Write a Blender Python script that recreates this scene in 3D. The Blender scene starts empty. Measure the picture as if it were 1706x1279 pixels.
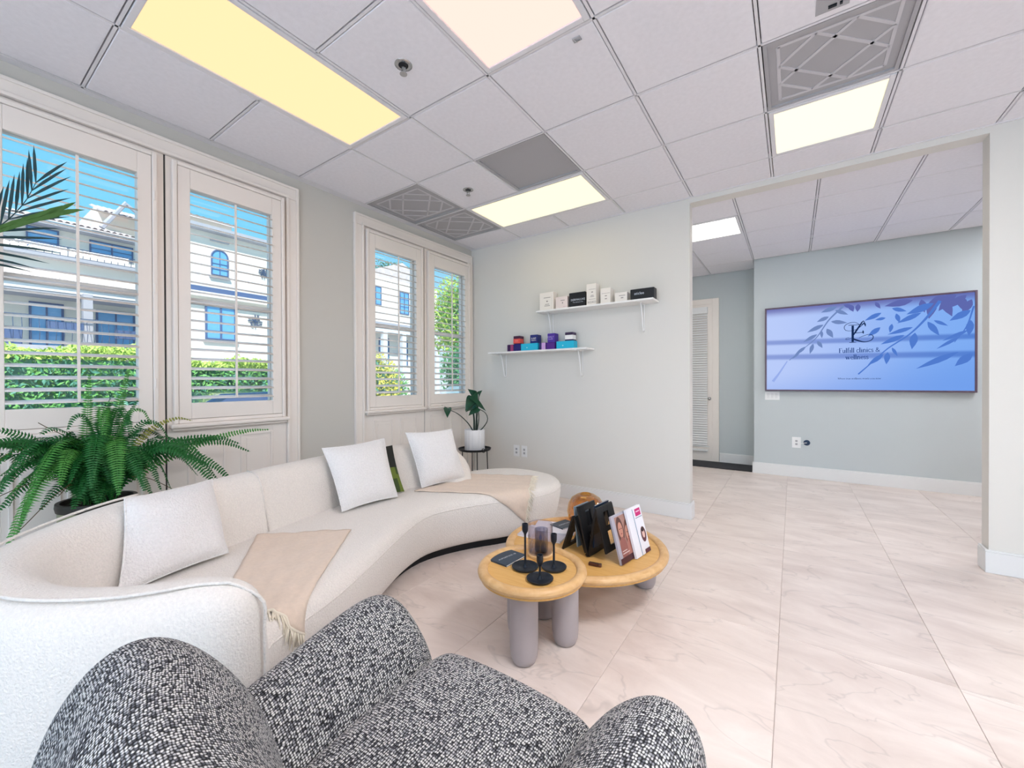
import bpy, bmesh, math, random
from mathutils import Vector, Matrix, Quaternion
from mathutils.bvhtree import BVHTree

random.seed(7)
S = bpy.context.scene
COL = S.collection
PI = math.pi

# ------------------------------------------------------------------ camera
cam_d = bpy.data.cameras.new('camera')
cam = bpy.data.objects.new('camera', cam_d)
COL.objects.link(cam)
YAW, PITCH, ROLL = -.6021, -.0053, -.0034
cy_, sy_ = math.cos(YAW), math.sin(YAW)
FW = Vector((sy_*math.cos(PITCH), cy_*math.cos(PITCH), math.sin(PITCH)))
RT = Vector((cy_, -sy_, 0)); UP = RT.cross(FW)
cr, sr = math.cos(ROLL), math.sin(ROLL)
R2 = cr*RT + sr*UP; U2 = -sr*RT + cr*UP
CAM = Vector((3.3267, -.5316, 1.251))
cam.matrix_world = Matrix(((R2.x, U2.x, -FW.x, CAM.x), (R2.y, U2.y, -FW.y, CAM.y), (R2.z, U2.z, -FW.z, CAM.z), (0, 0, 0, 1)))
cam_d.sensor_fit = 'HORIZONTAL'; cam_d.sensor_width = 36.0
cam_d.lens = 680.763/1706*36.0
cam_d.clip_start = .02; cam_d.clip_end = 300
S.camera = cam

# ------------------------------------------------------------------ sky, sun, added fill lamp, exposure
w = bpy.data.worlds.new('sky'); S.world = w; w.use_nodes = True
nt = w.node_tree; nt.nodes.clear()
o_ = nt.nodes.new('ShaderNodeOutputWorld'); bg = nt.nodes.new('ShaderNodeBackground')
tc = nt.nodes.new('ShaderNodeTexCoord'); sp = nt.nodes.new('ShaderNodeSeparateXYZ'); rp = nt.nodes.new('ShaderNodeValToRGB')
nt.links.new(tc.outputs['Generated'], sp.inputs[0]); nt.links.new(sp.outputs['Z'], rp.inputs[0])
e = rp.color_ramp.elements
e[0].position = 0.0; e[0].color = (.40, .50, .55, 1)
e[1].position = 1.0; e[1].color = (.03, .12, .36, 1)
m_ = rp.color_ramp.elements.new(.3); m_.color = (.10, .325, .48, 1)
nt.links.new(rp.outputs[0], bg.inputs[0]); bg.inputs[1].default_value = 1.45
nt.links.new(bg.outputs[0], o_.inputs[0])

def lamp(kind, name, loc, aim, energy, color, **kw):
    d = bpy.data.lights.new(name, kind); d.energy = energy; d.color = color
    for k, v in kw.items(): setattr(d, k, v)
    o = bpy.data.objects.new(name, d); COL.objects.link(o); o.location = loc
    o.rotation_euler = (Vector(aim)-Vector(loc)).to_track_quat('-Z', 'Y').to_euler()
    return o
lamp('SUN', 'sun', (30, -20, 40), (0, 0, 0), 3.5, (1, .96, .9), angle=.01)
# added fill lamp behind the camera, outside the made-up rear window
lamp('AREA', 'rear_fill_lamp', (3.6, -4.75, 1.5), (3.6, 0, 1.4), 85, (.52, .75, 1.0), shape='RECTANGLE', size=6.2, size_y=2.4)
S.view_settings.view_transform = 'Standard'; S.view_settings.look = 'None'
S.view_settings.gamma = 1; S.view_settings.use_curve_mapping = False
S.view_settings.exposure = 0.68
S.display_settings.display_device = 'sRGB'
PANEL = .92

# ------------------------------------------------------------------ materials
def lin(r, g, b):
    f = lambda c: (c/255/12.92 if c/255 <= .04045 else ((c/255+.055)/1.055)**2.4)
    return (f(r), f(g), f(b), 1)
MATS = {}
def mat(name, col, rough=.6, metal=0.0, spec=.5, noise=None, bump=None, sheen=0, coat=0, emit=None, trans=0, ior=1.45, alpha=1):
    """noise=(scale, amount, detail): tone variation; bump=(scale, strength, distance)."""
    m = bpy.data.materials.new(name); m.use_nodes = True; MATS[name] = m
    n = m.node_tree.nodes; l = m.node_tree.links; b = n['Principled BSDF']
    b.inputs['Base Color'].default_value = col; b.inputs['Roughness'].default_value = rough
    b.inputs['Metallic'].default_value = metal; b.inputs['Specular IOR Level'].default_value = spec
    b.inputs['IOR'].default_value = ior
    if sheen: b.inputs['Sheen Weight'].default_value = sheen
    if coat: b.inputs['Coat Weight'].default_value = coat
    if trans: b.inputs['Transmission Weight'].default_value = trans
    if emit: b.inputs['Emission Color'].default_value = emit[0]; b.inputs['Emission Strength'].default_value = emit[1]
    t = n.new('ShaderNodeTexCoord')
    if noise:
        a = n.new('ShaderNodeTexNoise'); a.inputs['Scale'].default_value = noise[0]; a.inputs['Detail'].default_value = noise[2] if len(noise) > 2 else 4
        l.new(t.outputs['Object'], a.inputs['Vector'])
        mr = n.new('ShaderNodeMapRange'); mr.inputs[1].default_value = .25; mr.inputs[2].default_value = .75
        mr.inputs[3].default_value = 1-noise[1]; mr.inputs[4].default_value = 1+noise[1]
        l.new(a.outputs['Fac'], mr.inputs[0])
        mx = n.new('ShaderNodeMix'); mx.data_type = 'RGBA'; mx.blend_type = 'MULTIPLY'; mx.inputs[0].default_value = 1
        mx.inputs[6].default_value = col; l.new(mr.outputs[0], mx.inputs[7]); l.new(mx.outputs[2], b.inputs['Base Color'])
    if bump:
        a = n.new('ShaderNodeTexNoise'); a.inputs['Scale'].default_value = bump[0]; a.inputs['Detail'].default_value = 3
        l.new(t.outputs['Object'], a.inputs['Vector'])
        bp = n.new('ShaderNodeBump'); bp.inputs['Strength'].default_value = bump[1]; bp.inputs['Distance'].default_value = bump[2]
        l.new(a.outputs['Fac'], bp.inputs['Height']); l.new(bp.outputs[0], b.inputs['Normal'])
    return m
def node(m): return m.node_tree.nodes, m.node_tree.links, m.node_tree.nodes['Principled BSDF']

M_wall = mat('wall_paint', lin(210, 207, 200), .7, bump=(220, .08, .001))
M_wallb = mat('wall_paint_cool', lin(200, 207, 209), .7, bump=(220, .08, .001))
M_wallw = mat('wall_paint_light', lin(226, 223, 217), .7, bump=(220, .08, .001))
M_trim = mat('white_trim_paint', lin(246, 238, 231), .4)
M_tile = mat('acoustic_tile', lin(239, 237, 243), .9, noise=(40, .03), bump=(380, .35, .002))
M_grid = mat('ceiling_grid_white', lin(232, 230, 234), .5)
M_seam = mat('dark_gap', lin(70, 68, 68), .9)
M_base = mat('baseboard_paint', lin(232, 232, 232), .4)
M_black = mat('black_metal', lin(22, 24, 30), .42, .2)
M_vent = mat('vent_grey', lin(176, 175, 179), .6, bump=(500, .4, .002))
M_ventbar = mat('vent_bar', lin(205, 203, 207), .5)
M_dark = mat('dark_void', lin(60, 60, 64), .9)
M_plate = mat('white_plastic', lin(242, 242, 242), .35)
M_chrome = mat('chrome', lin(190, 190, 190), .25, 1.0)
M_bouc = mat('cream_boucle', lin(240, 233, 226), .95, sheen=.25, noise=(130, .06), bump=(150, .9, .006))
M_pillow = mat('white_boucle', lin(246, 243, 242), .95, sheen=.25, noise=(110, .05), bump=(130, 1.0, .008))
M_throw = mat('beige_knit', lin(232, 212, 194), .95, sheen=.2, noise=(60, .05), bump=(420, .6, .003))
M_fringe = mat('cream_fringe', lin(240, 230, 212), .95)
M_wood = None
M_leg = mat('mauve_lacquer', lin(172, 164, 166), .5)
M_shelf = mat('shelf_white', lin(244, 243, 242), .4)
M_fern = mat('fern_green', lin(26, 96, 40), .5, spec=.35)
M_fernl = mat('fern_light_green', lin(70, 136, 58), .5, spec=.35)
M_ferny = mat('fern_yellowing', lin(140, 146, 62), .55)
M_stem = mat('brown_stem', lin(92, 74, 42), .7)
M_soil = mat('dark_soil', lin(40, 32, 26), .95, bump=(60, 1, .01))
M_terra = mat('olive_glazed_pot', lin(150, 152, 120), .4)
M_potw = mat('white_ceramic', lin(240, 240, 242), .3)
M_leaf = mat('dark_leaf', lin(24, 74, 48), .35, noise=(30, .2))
M_palm = mat('palm_green', lin(62, 108, 40), .5)
M_palm_backlit = mat('palm_backlit', lin(30, 66, 72), .5)  # backlit darkness of the fronds put into their colour

def wood(name, c1, c2, scale=(3, 40, 40)):
    m = mat(name, c1, .38)
    n, l, b = node(m)
    t = n.new('ShaderNodeTexCoord'); mp = n.new('ShaderNodeMapping'); mp.inputs['Scale'].default_value = scale
    a = n.new('ShaderNodeTexNoise'); a.inputs['Scale'].default_value = 2.2; a.inputs['Detail'].default_value = 6; a.inputs['Distortion'].default_value = .6
    r = n.new('ShaderNodeValToRGB'); r.color_ramp.elements[0].color = c1; r.color_ramp.elements[1].color = c2
    r.color_ramp.elements[0].position = .35; r.color_ramp.elements[1].position = .7
    l.new(t.outputs['Object'], mp.inputs[0]); l.new(mp.outputs[0], a.inputs[0]); l.new(a.outputs['Fac'], r.inputs[0]); l.new(r.outputs[0], b.inputs['Base Color'])
    return m
M_wood = wood('oak_top', lin(224, 178, 108), lin(212, 160, 86))
M_rim = wood('oak_rim', lin(224, 184, 132), lin(208, 162, 106), (10, 10, 24))

def floor_mat():
    m = mat('travertine_tile', lin(224, 206, 194), .36, spec=.4)
    n, l, b = node(m)
    t = n.new('ShaderNodeTexCoord'); oi = n.new('ShaderNodeObjectInfo')
    add = n.new('ShaderNodeVectorMath'); add.operation = 'MULTIPLY_ADD'
    cmb = n.new('ShaderNodeCombineXYZ'); l.new(oi.outputs['Random'], cmb.inputs[0]); l.new(oi.outputs['Random'], cmb.inputs[1]); l.new(oi.outputs['Random'], cmb.inputs[2])
    add.inputs[1].default_value = (37, 53, 11); l.new(cmb.outputs[0], add.inputs[0]); l.new(t.outputs['Object'], add.inputs[2])
    mp = n.new('ShaderNodeMapping'); mp.inputs['Rotation'].default_value = (0, 0, .5); mp.inputs['Scale'].default_value = (1.1, 2.6, 1)
    l.new(add.outputs[0], mp.inputs[0])
    a = n.new('ShaderNodeTexNoise'); a.inputs['Scale'].default_value = 2.0; a.inputs['Detail'].default_value = 7; a.inputs['Roughness'].default_value = .62; a.inputs['Distortion'].default_value = .5
    l.new(mp.outputs[0], a.inputs[0])
    r = n.new('ShaderNodeValToRGB'); e = r.color_ramp.elements
    e[0].position = .3; e[0].color = lin(216, 200, 191); e[1].position = .72; e[1].color = lin(242, 229, 221)
    l.new(a.outputs['Fac'], r.inputs[0])
    # thin darker veins
    v = n.new('ShaderNodeTexNoise'); v.inputs['Scale'].default_value = 1.1; v.inputs['Detail'].default_value = 4; v.inputs['Distortion'].default_value = 1.2
    l.new(mp.outputs[0], v.inputs[0])
    s = n.new('ShaderNodeMath'); s.operation = 'SUBTRACT'; s.inputs[1].default_value = .5; l.new(v.outputs['Fac'], s.inputs[0])
    ab = n.new('ShaderNodeMath'); ab.operation = 'ABSOLUTE'; l.new(s.outputs[0], ab.inputs[0])
    vr = n.new('ShaderNodeMapRange'); vr.inputs[1].default_value = 0; vr.inputs[2].default_value = .012; vr.inputs[3].default_value = .86; vr.inputs[4].default_value = 1
    l.new(ab.outputs[0], vr.inputs[0])
    tr = n.new('ShaderNodeMapRange'); tr.inputs[3].default_value = .95; tr.inputs[4].default_value = 1.02; l.new(oi.outputs['Random'], tr.inputs[0])
    mm = n.new('ShaderNodeMath'); mm.operation = 'MULTIPLY'; l.new(vr.outputs[0], mm.inputs[0]); l.new(tr.outputs[0], mm.inputs[1])
    mx = n.new('ShaderNodeMix'); mx.data_type = 'RGBA'; mx.blend_type = 'MULTIPLY'; mx.inputs[0].default_value = 1
    l.new(r.outputs[0], mx.inputs[6]); l.new(mm.outputs[0], mx.inputs[7]); l.new(mx.outputs[2], b.inputs['Base Color'])
    bp = n.new('ShaderNodeBump'); bp.inputs['Strength'].default_value = .15; bp.inputs['Distance'].default_value = .004
    l.new(a.outputs['Fac'], bp.inputs['Height']); l.new(bp.outputs[0], b.inputs['Normal'])
    return m
M_floor = floor_mat()
M_grout = mat('grout', lin(206, 190, 179), .6)

def tweed():
    m = mat('black_white_tweed', lin(120, 120, 124), .95)
    n, l, b = node(m)
    uv = n.new('ShaderNodeUVMap'); mp = n.new('ShaderNodeMapping'); mp.inputs['Scale'].default_value = (150, 185, 1)
    l.new(uv.outputs[0], mp.inputs[0])
    nz = n.new('ShaderNodeTexNoise'); nz.inputs['Scale'].default_value = .35; nz.inputs['Detail'].default_value = 2; l.new(mp.outputs[0], nz.inputs['Vector'])
    md = n.new('ShaderNodeVectorMath'); md.operation = 'MULTIPLY_ADD'; md.inputs[1].default_value = (1.0, 1.0, 0)
    l.new(nz.outputs['Color'], md.inputs[0]); l.new(mp.outputs[0], md.inputs[2])
    v = n.new('ShaderNodeTexVoronoi'); v.voronoi_dimensions = '2D'; v.inputs['Scale'].default_value = 1; v.inputs['Randomness'].default_value = .4
    l.new(md.outputs[0], v.inputs['Vector'])
    sc = n.new('ShaderNodeSeparateColor'); l.new(v.outputs['Color'], sc.inputs[0])
    r = n.new('ShaderNodeValToRGB'); e = r.color_ramp.elements
    e[0].position = .0; e[0].color = lin(70, 70, 78); e[1].position = .8; e[1].color = lin(244, 242, 240)
    k = e.new(.22); k.color = lin(150, 150, 156); k = e.new(.45); k.color = lin(214, 212, 214)
    l.new(sc.outputs[0], r.inputs[0])
    d = n.new('ShaderNodeMapRange'); d.inputs[1].default_value = .26; d.inputs[2].default_value = .52; d.inputs[3].default_value = 1; d.inputs[4].default_value = .06
    l.new(v.outputs['Distance'], d.inputs[0])
    mx = n.new('ShaderNodeMix'); mx.data_type = 'RGBA'; mx.blend_type = 'MULTIPLY'; mx.inputs[0].default_value = 1
    l.new(r.outputs[0], mx.inputs[6]); l.new(d.outputs[0], mx.inputs[7]); l.new(mx.outputs[2], b.inputs['Base Color'])
    bp = n.new('ShaderNodeBump'); bp.inputs['Strength'].default_value = .8; bp.inputs['Distance'].default_value = .004
    l.new(d.outputs[0], bp.inputs['Height']); l.new(bp.outputs[0], b.inputs['Normal'])
    return m
M_tweed = tweed()

def glass(name, tint=(1, 1, 1, 1), refl=.06):
    m = bpy.data.materials.new(name); m.use_nodes = True; n = m.node_tree.nodes; l = m.node_tree.links; n.clear()
    o = n.new('ShaderNodeOutputMaterial'); t = n.new('ShaderNodeBsdfTransparent'); t.inputs[0].default_value = tint
    g = n.new('ShaderNodeBsdfGlossy'); g.inputs['Roughness'].default_value = .02
    f = n.new('ShaderNodeLayerWeight'); f.inputs[0].default_value = .35
    mr = n.new('ShaderNodeMapRange'); mr.inputs[3].default_value = refl*.5; mr.inputs[4].default_value = min(1, refl*6)
    x = n.new('ShaderNodeMixShader'); l.new(f.outputs['Facing'], mr.inputs[0]); l.new(mr.outputs[0], x.inputs[0])
    l.new(t.outputs[0], x.inputs[1]); l.new(g.outputs[0], x.inputs[2]); l.new(x.outputs[0], o.inputs[0])
    return m
M_glass = glass('window_glass')

def emit(name, col, strength):
    m = bpy.data.materials.new(name); m.use_nodes = True; n = m.node_tree.nodes; l = m.node_tree.links; n.clear()
    o = n.new('ShaderNodeOutputMaterial'); e = n.new('ShaderNodeEmission'); e.inputs[0].default_value = col; e.inputs[1].default_value = strength
    l.new(e.outputs[0], o.inputs[0]); return m

# ------------------------------------------------------------------ mesh helpers
class MB:
    def __init__(self): self.v = []; self.f = []; self.uv = {}
    def add(self, vs, fs, uvs=None):
        k = len(self.v); self.v += [Vector(p) for p in vs]
        for i, f in enumerate(fs):
            if uvs: self.uv[len(self.f)] = uvs[i]
            self.f.append([k+j for j in f])
        return self
    def box(self, x0, x1, y0, y1, z0, z1):
        p = [(x, y, z) for z in (z0, z1) for y in (y0, y1) for x in (x0, x1)]
        return self.add(p, [(0, 2, 3, 1), (4, 5, 7, 6), (0, 1, 5, 4), (2, 6, 7, 3), (0, 4, 6, 2), (1, 3, 7, 5)])
    def obox(self, c, u, v, w):
        """box centred on c with half-axis vectors u v w"""
        c, u, v, w = map(Vector, (c, u, v, w))
        p = [c+a*u+b*v+d*w for d in (-1, 1) for b in (-1, 1) for a in (-1, 1)]
        return self.add(p, [(0, 2, 3, 1), (4, 5, 7, 6), (0, 1, 5, 4), (2, 6, 7, 3), (0, 4, 6, 2), (1, 3, 7, 5)])
    def lathe(self, prof, c=(0, 0, 0), n=32, flute=0, nf=0):
        c = Vector(c); vs = []; fs = []
        for r, z in prof:
            for i in range(n):
                a = 2*PI*i/n; rr = r*(1+flute*(abs(math.sin(a*nf/2))-.5)) if flute else r
                vs.append(c+Vector((rr*math.cos(a), rr*math.sin(a), z)))
        for k in range(len(prof)-1):
            for i in range(n):
                j = (i+1) % n; fs.append((k*n+i, k*n+j, (k+1)*n+j, (k+1)*n+i))
        return self.add(vs, fs)
    def disc(self, c, r, n=32, up=True):
        c = Vector(c); vs = [c+Vector((r*math.cos(2*PI*i/n), r*math.sin(2*PI*i/n), 0)) for i in range(n)]
        return self.add(vs, [list(range(n)) if up else list(range(n))[::-1]])
    def tube(self, pts, r, n=8, closed=False, caps=True):
        pts = [Vector(p) for p in pts]; N = len(pts); rs = r if isinstance(r, (list, tuple)) else [r]*N
        vs = []; fs = []; up = None
        for i, p in enumerate(pts):
            a = pts[(i-1) % N] if (closed or i) else p; b = pts[(i+1) % N] if (closed or i < N-1) else p
            t = (b-a).normalized()
            if up is None: up = t.orthogonal().normalized()
            up = (up-t*up.dot(t)); up = up.normalized() if up.length > 1e-6 else t.orthogonal().normalized()
            s = t.cross(up)
            for k in range(n):
                q = 2*PI*k/n; vs.append(p+rs[i]*(math.cos(q)*up+math.sin(q)*s))
        m = N if closed else N-1
        for i in range(m):
            j = (i+1) % N
            for k in range(n): fs.append((i*n+k, i*n+(k+1) % n, j*n+(k+1) % n, j*n+k))
        if caps and not closed: fs += [list(range(n))[::-1], [(N-1)*n+k for k in range(n)]]
        return self.add(vs, fs)
    def prism(self, poly, z0, z1):
        n = len(poly); vs = [(x, y, z0) for x, y in poly]+[(x, y, z1) for x, y in poly]
        return self.add(vs, [list(range(n))[::-1], list(range(n, 2*n))]+[(i, (i+1) % n, n+(i+1) % n, n+i) for i in range(n)])
    def loft(self, rings, closed=True, caps=True):
        """rings: equal-length point loops; metric uv along and around"""
        n = len(rings[0]); vs = [p for r in rings for p in r]; fs = []; uvs = []
        U = [0]
        mid = n//2
        for i in range(1, len(rings)):
            U.append(U[-1]+max((Vector(rings[i][k])-Vector(rings[i-1][k])).length for k in range(0, n, max(1, n//6))))
        big = max(range(len(rings)), key=lambda q: sum((Vector(rings[q][k])-Vector(rings[q][k-1])).length for k in range(n)))
        V = [0]
        for k in range(1, n+1): V.append(V[-1]+(Vector(rings[big][k % n])-Vector(rings[big][k-1])).length)
        for i in range(len(rings)-1):
            for k in range(n if closed else n-1):
                j = (k+1) % n; fs.append((i*n+k, i*n+j, (i+1)*n+j, (i+1)*n+k))
                uvs.append(((U[i], V[k]), (U[i], V[k+1]), (U[i+1], V[k+1]), (U[i+1], V[k])))
        if caps:
            fs.append(list(range(n))[::-1]); uvs.append([(V[k], 0) for k in range(n)])
            b = (len(rings)-1)*n; fs.append([b+k for k in range(n)]); uvs.append([(V[k], 0) for k in range(n)])
        return self.add(vs, fs, uvs)
    def move(self, M):
        self.v = [M @ p for p in self.v]; return self
    def merge(self, o, M=None):
        return self.add([(M @ p if M else p) for p in o.v], o.f)

BASE = {}
def base_of(o): return BASE.get(o.name, Vector((0, 0, 0)))
def obj(name, mb, m, parent=None, smooth=False, bevel=0, seg=2, sub=0, base=None, angle=None):
    """one mesh object; mb in world coordinates, stored about the base of its thing"""
    b = base_of(parent) if parent else Vector(base or (0, 0, 0))
    me = bpy.data.meshes.new(name); me.from_pydata([tuple(p-b) for p in mb.v], [], mb.f)
    if mb.uv:
        ul = me.uv_layers.new(name='UVMap')
        for p in me.polygons:
            q = mb.uv.get(p.index)
            if q:
                for li, c in zip(p.loop_indices, q): ul.data[li].uv = c
    for x in (m if isinstance(m, (list, tuple)) else [m]): me.materials.append(x)
    me.validate(); me.update()
    o = bpy.data.objects.new(name, me); COL.objects.link(o)
    if parent: o.parent = parent
    else: o.location = b
    BASE[o.name] = b
    if smooth: me.polygons.foreach_set('use_smooth', [True]*len(me.polygons))
    if bevel:
        md = o.modifiers.new('bevel', 'BEVEL'); md.width = bevel; md.segments = seg; md.limit_method = 'ANGLE'; md.angle_limit = math.radians(40)
    if sub:
        md = o.modifiers.new('sub', 'SUBSURF'); md.levels = sub; md.render_levels = sub
    if angle: me.set_sharp_from_angle(angle=math.radians(angle))
    return o
def tag(o, label=None, cat=None, group=None, kind=None):
    if label: o['label'] = label
    if cat: o['category'] = cat
    if group: o['group'] = group
    if kind: o['kind'] = kind
    return o
def thing(name, label, cat, loc, group=None):
    o = bpy.data.objects.new(name, None); COL.objects.link(o); o.location = loc; o.empty_display_size = .1
    BASE[o.name] = Vector(loc); return tag(o, label, cat, group)
def struct(name, loc=(0, 0, 0)):
    o = bpy.data.objects.new(name, None); COL.objects.link(o); o.location = loc; BASE[o.name] = Vector(loc); o['kind'] = 'structure'; return o
def share(o, name, parent, loc, m=None):
    """another piece of the same shape: a copy sharing its mesh"""
    c = o.copy(); c.name = name; COL.objects.link(c); c.parent = parent; c.location = Vector(loc)-base_of(parent) if parent else loc
    BASE[c.name] = base_of(parent) if parent else Vector(loc); return c
def smooth_curve(pts, n, closed=False):
    """Catmull-Rom through pts, n samples in all, evenly spaced"""
    P = [Vector(p) for p in pts]; N = len(P); out = []
    segs = N if closed else N-1
    for i in range(segs):
        a = P[(i-1) % N] if closed or i else P[0]*2-P[1]
        b = P[i]; c = P[(i+1) % N]; d = P[(i+2) % N] if closed or i+2 < N else P[-1]*2-P[-2]
        for k in range(16):
            t = k/16; out.append(.5*((2*b)+(c-a)*t+(2*a-5*b+4*c-d)*t*t+(3*b-a-3*c+d)*t**3))
    if not closed: out.append(P[-1])
    L = [0]; M = len(out)
    for i in range(1, M+(1 if closed else 0)): L.append(L[-1]+(out[i % M]-out[i-1]).length)
    res = []; T = L[-1]; cnt = n if closed else n-1; j = 0
    for k in range(n):
        s = T*k/cnt
        while j < len(L)-2 and L[j+1] < s: j += 1
        f = (s-L[j])/max(1e-9, L[j+1]-L[j]); res.append(out[j % M].lerp(out[(j+1) % M], min(1, max(0, f))))
    return res
def text_mb(body, size, M, extrude=0.0, align='CENTER'):
    c = bpy.data.curves.new('txt', 'FONT'); c.body = body; c.size = size; c.align_x = align; c.align_y = 'CENTER'; c.extrude = extrude; c.resolution_u = 2
    o = bpy.data.objects.new('txt', c); COL.objects.link(o)
    me = bpy.data.meshes.new_from_object(o.evaluated_get(bpy.context.evaluated_depsgraph_get()))
    mb = MB(); mb.add([M @ v.co for v in me.vertices], [list(p.vertices) for p in me.polygons])
    bpy.data.objects.remove(o); bpy.data.curves.remove(c); bpy.data.meshes.remove(me); return mb
def frame(origin, xdir, ydir):
    x = Vector(xdir).normalized(); y = Vector(ydir); y = (y-x*y.dot(x)).normalized(); z = x.cross(y); o = Vector(origin)
    return Matrix(((x.x, y.x, z.x, o.x), (x.y, y.y, z.y, o.y), (x.z, y.z, z.z, o.z), (0, 0, 0, 1)))
def piece(name, me, parent, loc, rot=None, scale=None):
    o = bpy.data.objects.new(name, me); COL.objects.link(o); o.parent = parent
    o.location = Vector(loc)-base_of(parent); BASE[o.name] = base_of(parent)
    if rot: o.rotation_euler = rot
    if scale: o.scale = scale
    return o
def meshdata(name, mb, m, smooth=False):
    me = bpy.data.meshes.new(name); me.from_pydata([tuple(p) for p in mb.v], [], mb.f); me.materials.append(m)
    if smooth: me.polygons.foreach_set('use_smooth', [True]*len(me.polygons))
    return me

# ================================================================== SETTING
H = 2.90; YB = 3.42; T = .12; XR = 7.2; YF = -4.6
OX0, OX1 = 2.56, 4.38                       # opening in the back wall
YT = 5.94                                   # wall with the screen
# ---- floor: slab and tiles
fl = obj('floor', MB().box(-.02, XR+.1, YF-.1, 6.7, -.12, -.0045), M_grout); fl['kind'] = 'structure'
gx = [3.27+.615*k for k in range(-6, 8)]; gy = [1.855+1.245*k for k in range(-6, 5)]
cache = {}
for i in range(len(gx)-1):
    for j in range(len(gy)-1):
        x0, x1 = max(gx[i], 0), min(gx[i+1], XR); y0, y1 = max(gy[j], YF), min(gy[j+1], 6.6)
        if x1-x0 < .02 or y1-y0 < .02: continue
        if y0 > 3.3 and x1 < 1.3: continue
        key = (round(x1-x0, 3), round(y1-y0, 3))
        if key not in cache:
            a, b = key[0]/2-.0006, key[1]/2-.0006
            cache[key] = meshdata('floor_tile', MB().add([(-a, -b, -.012), (a, -b, -.012), (a, b, -.012), (-a, b, -.012), (-a, -b, -.0015), (a, -b, -.0015), (a, b, -.0015), (-a, b, -.0015), (-a+.0015, -b+.0015, 0), (a-.0015, -b+.0015, 0), (a-.0015, b-.0015, 0), (-a+.0015, b-.0015, 0)],
                [(0, 1, 5, 4), (1, 2, 6, 5), (2, 3, 7, 6), (3, 0, 4, 7), (4, 5, 9, 8), (5, 6, 10, 9), (6, 7, 11, 10), (7, 4, 8, 11), (8, 9, 10, 11)]), M_floor)
        piece('floor_tile', cache[key], fl, ((x0+x1)/2, (y0+y1)/2, 0))

# ---- ceiling: slab, T-bars, acoustic tiles (openings left for lights and vents)
ce = obj('ceiling', MB().box(-.25, XR+.2, YF-.2, 6.9, H+.16, H+.3), M_dark); ce['kind'] = 'structure'
cx = [.058, .75]+[.75+.61*k for k in range(1, 11)]+[XR]
cy = [YF, -4.27]+[-4.27+.61*k for k in range(1, 13)]+[YB]
panels = []          # (x0,x1,y0,y1,kind)
def occ(x0, x1, y0, y1, kind): panels.append((x0, x1, y0, y1, kind))
X_ = lambda k: .14+.61*k
occ(X_(1), X_(2), 0, 1.22, 'light'); occ(X_(3), X_(4), 0, 1.22, 'light'); occ(X_(1), X_(3), 2.44, 3.05, 'light'); occ(X_(5), X_(6), 2.44, 3.05, 'light')
occ(X_(1), X_(2), -3.05, -1.83, 'light'); occ(X_(3), X_(4), -3.05, -1.83, 'light'); occ(X_(6), X_(7), 0, 1.22, 'light'); occ(X_(6), X_(7), -3.05, -1.83, 'light'); occ(X_(9), X_(10), -1.22, 0, 'light')  # unseen ceiling panels, added to brighten the room
occ(X_(5), X_(6), 1.83, 2.44, 'vent'); occ(X_(2), X_(3), 1.83, 2.44, 'grille'); occ(.058, X_(1), 1.83, 2.44, 'vent'); occ(.058, X_(1), 2.44, 3.05, 'vent')
bx = [1.2, 1.665, 2.275, 2.885, 3.505, 4.13, 4.75, 5.37, 5.99, 6.61, XR]
by = [YB+T, 4.1, 4.71, 5.32, 5.93, 6.45]
occ(1.665, 2.885, 4.1, 4.71, 'light'); occ(5.37, 5.99, 4.1, 5.32, 'light')  # the right-hand panel is unseen, added to brighten the next room
tcache = {}
def tile_grid(xs, ys, skip=None):
    for i in range(len(xs)-1):
        for j in range(len(ys)-1):
            x0, x1, y0, y1 = xs[i], xs[i+1], ys[j], ys[j+1]; mx, my = (x0+x1)/2, (y0+y1)/2
            if any(p[0] < mx < p[1] and p[2] < my < p[3] for p in panels): continue
            if skip and skip(mx, my): continue
            key = (round(x1-x0, 3), round(y1-y0, 3))
            if key not in tcache:
                a, b = key[0]/2-.011, key[1]/2-.011
                tcache[key] = meshdata('ceiling_tile', MB().add([(-a, -b, .02), (a, -b, .02), (a, b, .02), (-a, b, .02), (-a, -b, .004), (a, -b, .004), (a, b, .004), (-a, b, .004), (-a+.004, -b+.004, 0), (a-.004, -b+.004, 0), (a-.004, b-.004, 0), (-a+.004, b-.004, 0)],
                    [(1, 0, 4, 5), (2, 1, 5, 6), (3, 2, 6, 7), (0, 3, 7, 4), (5, 4, 8, 9), (6, 5, 9, 10), (7, 6, 10, 11), (4, 7, 11, 8), (11, 10, 9, 8), (0, 1, 2, 3)]), M_tile)
            piece('ceiling_tile', tcache[key], ce, (mx, my, H))
tile_grid(cx, cy); tile_grid(bx, by, lambda x, y: y > 5.94 and x > 2.89)
def bar(x0, x1, y0, y1):
    obj('ceiling_grid_bar', MB().box(x0, x1, y0, y1, H+.001, H+.03), M_grid, ce)
def bar_run(fixed, a, b, along_y, hw):
    """T-bar from a to b, left out where a light or vent spans it"""
    cuts = sorted((p[2], p[3]) if along_y else (p[0], p[1]) for p in panels if ((p[0]+.02 < fixed < p[1]-.02) if along_y else (p[2]+.02 < fixed < p[3]-.02)))
    s = a
    for c0, c1 in cuts+[(b, b)]:
        c0, c1 = max(c0, a), min(c1, b)
        if c0 > s+.01:
            if along_y: bar(fixed-hw, fixed+hw, s, c0)
            else: bar(s, c0, fixed-hw, fixed+hw)
        s = max(s, c1)
for x in cx[:-1]: bar_run(x, YF, YB, True, .0065)
for y in cy[1:-1]: bar_run(y, 0, XR, False, .0065)
for x in bx[1:-1]: bar_run(x, YB+T, YT if x > 2.89 else 6.45, True, .0065)
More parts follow.
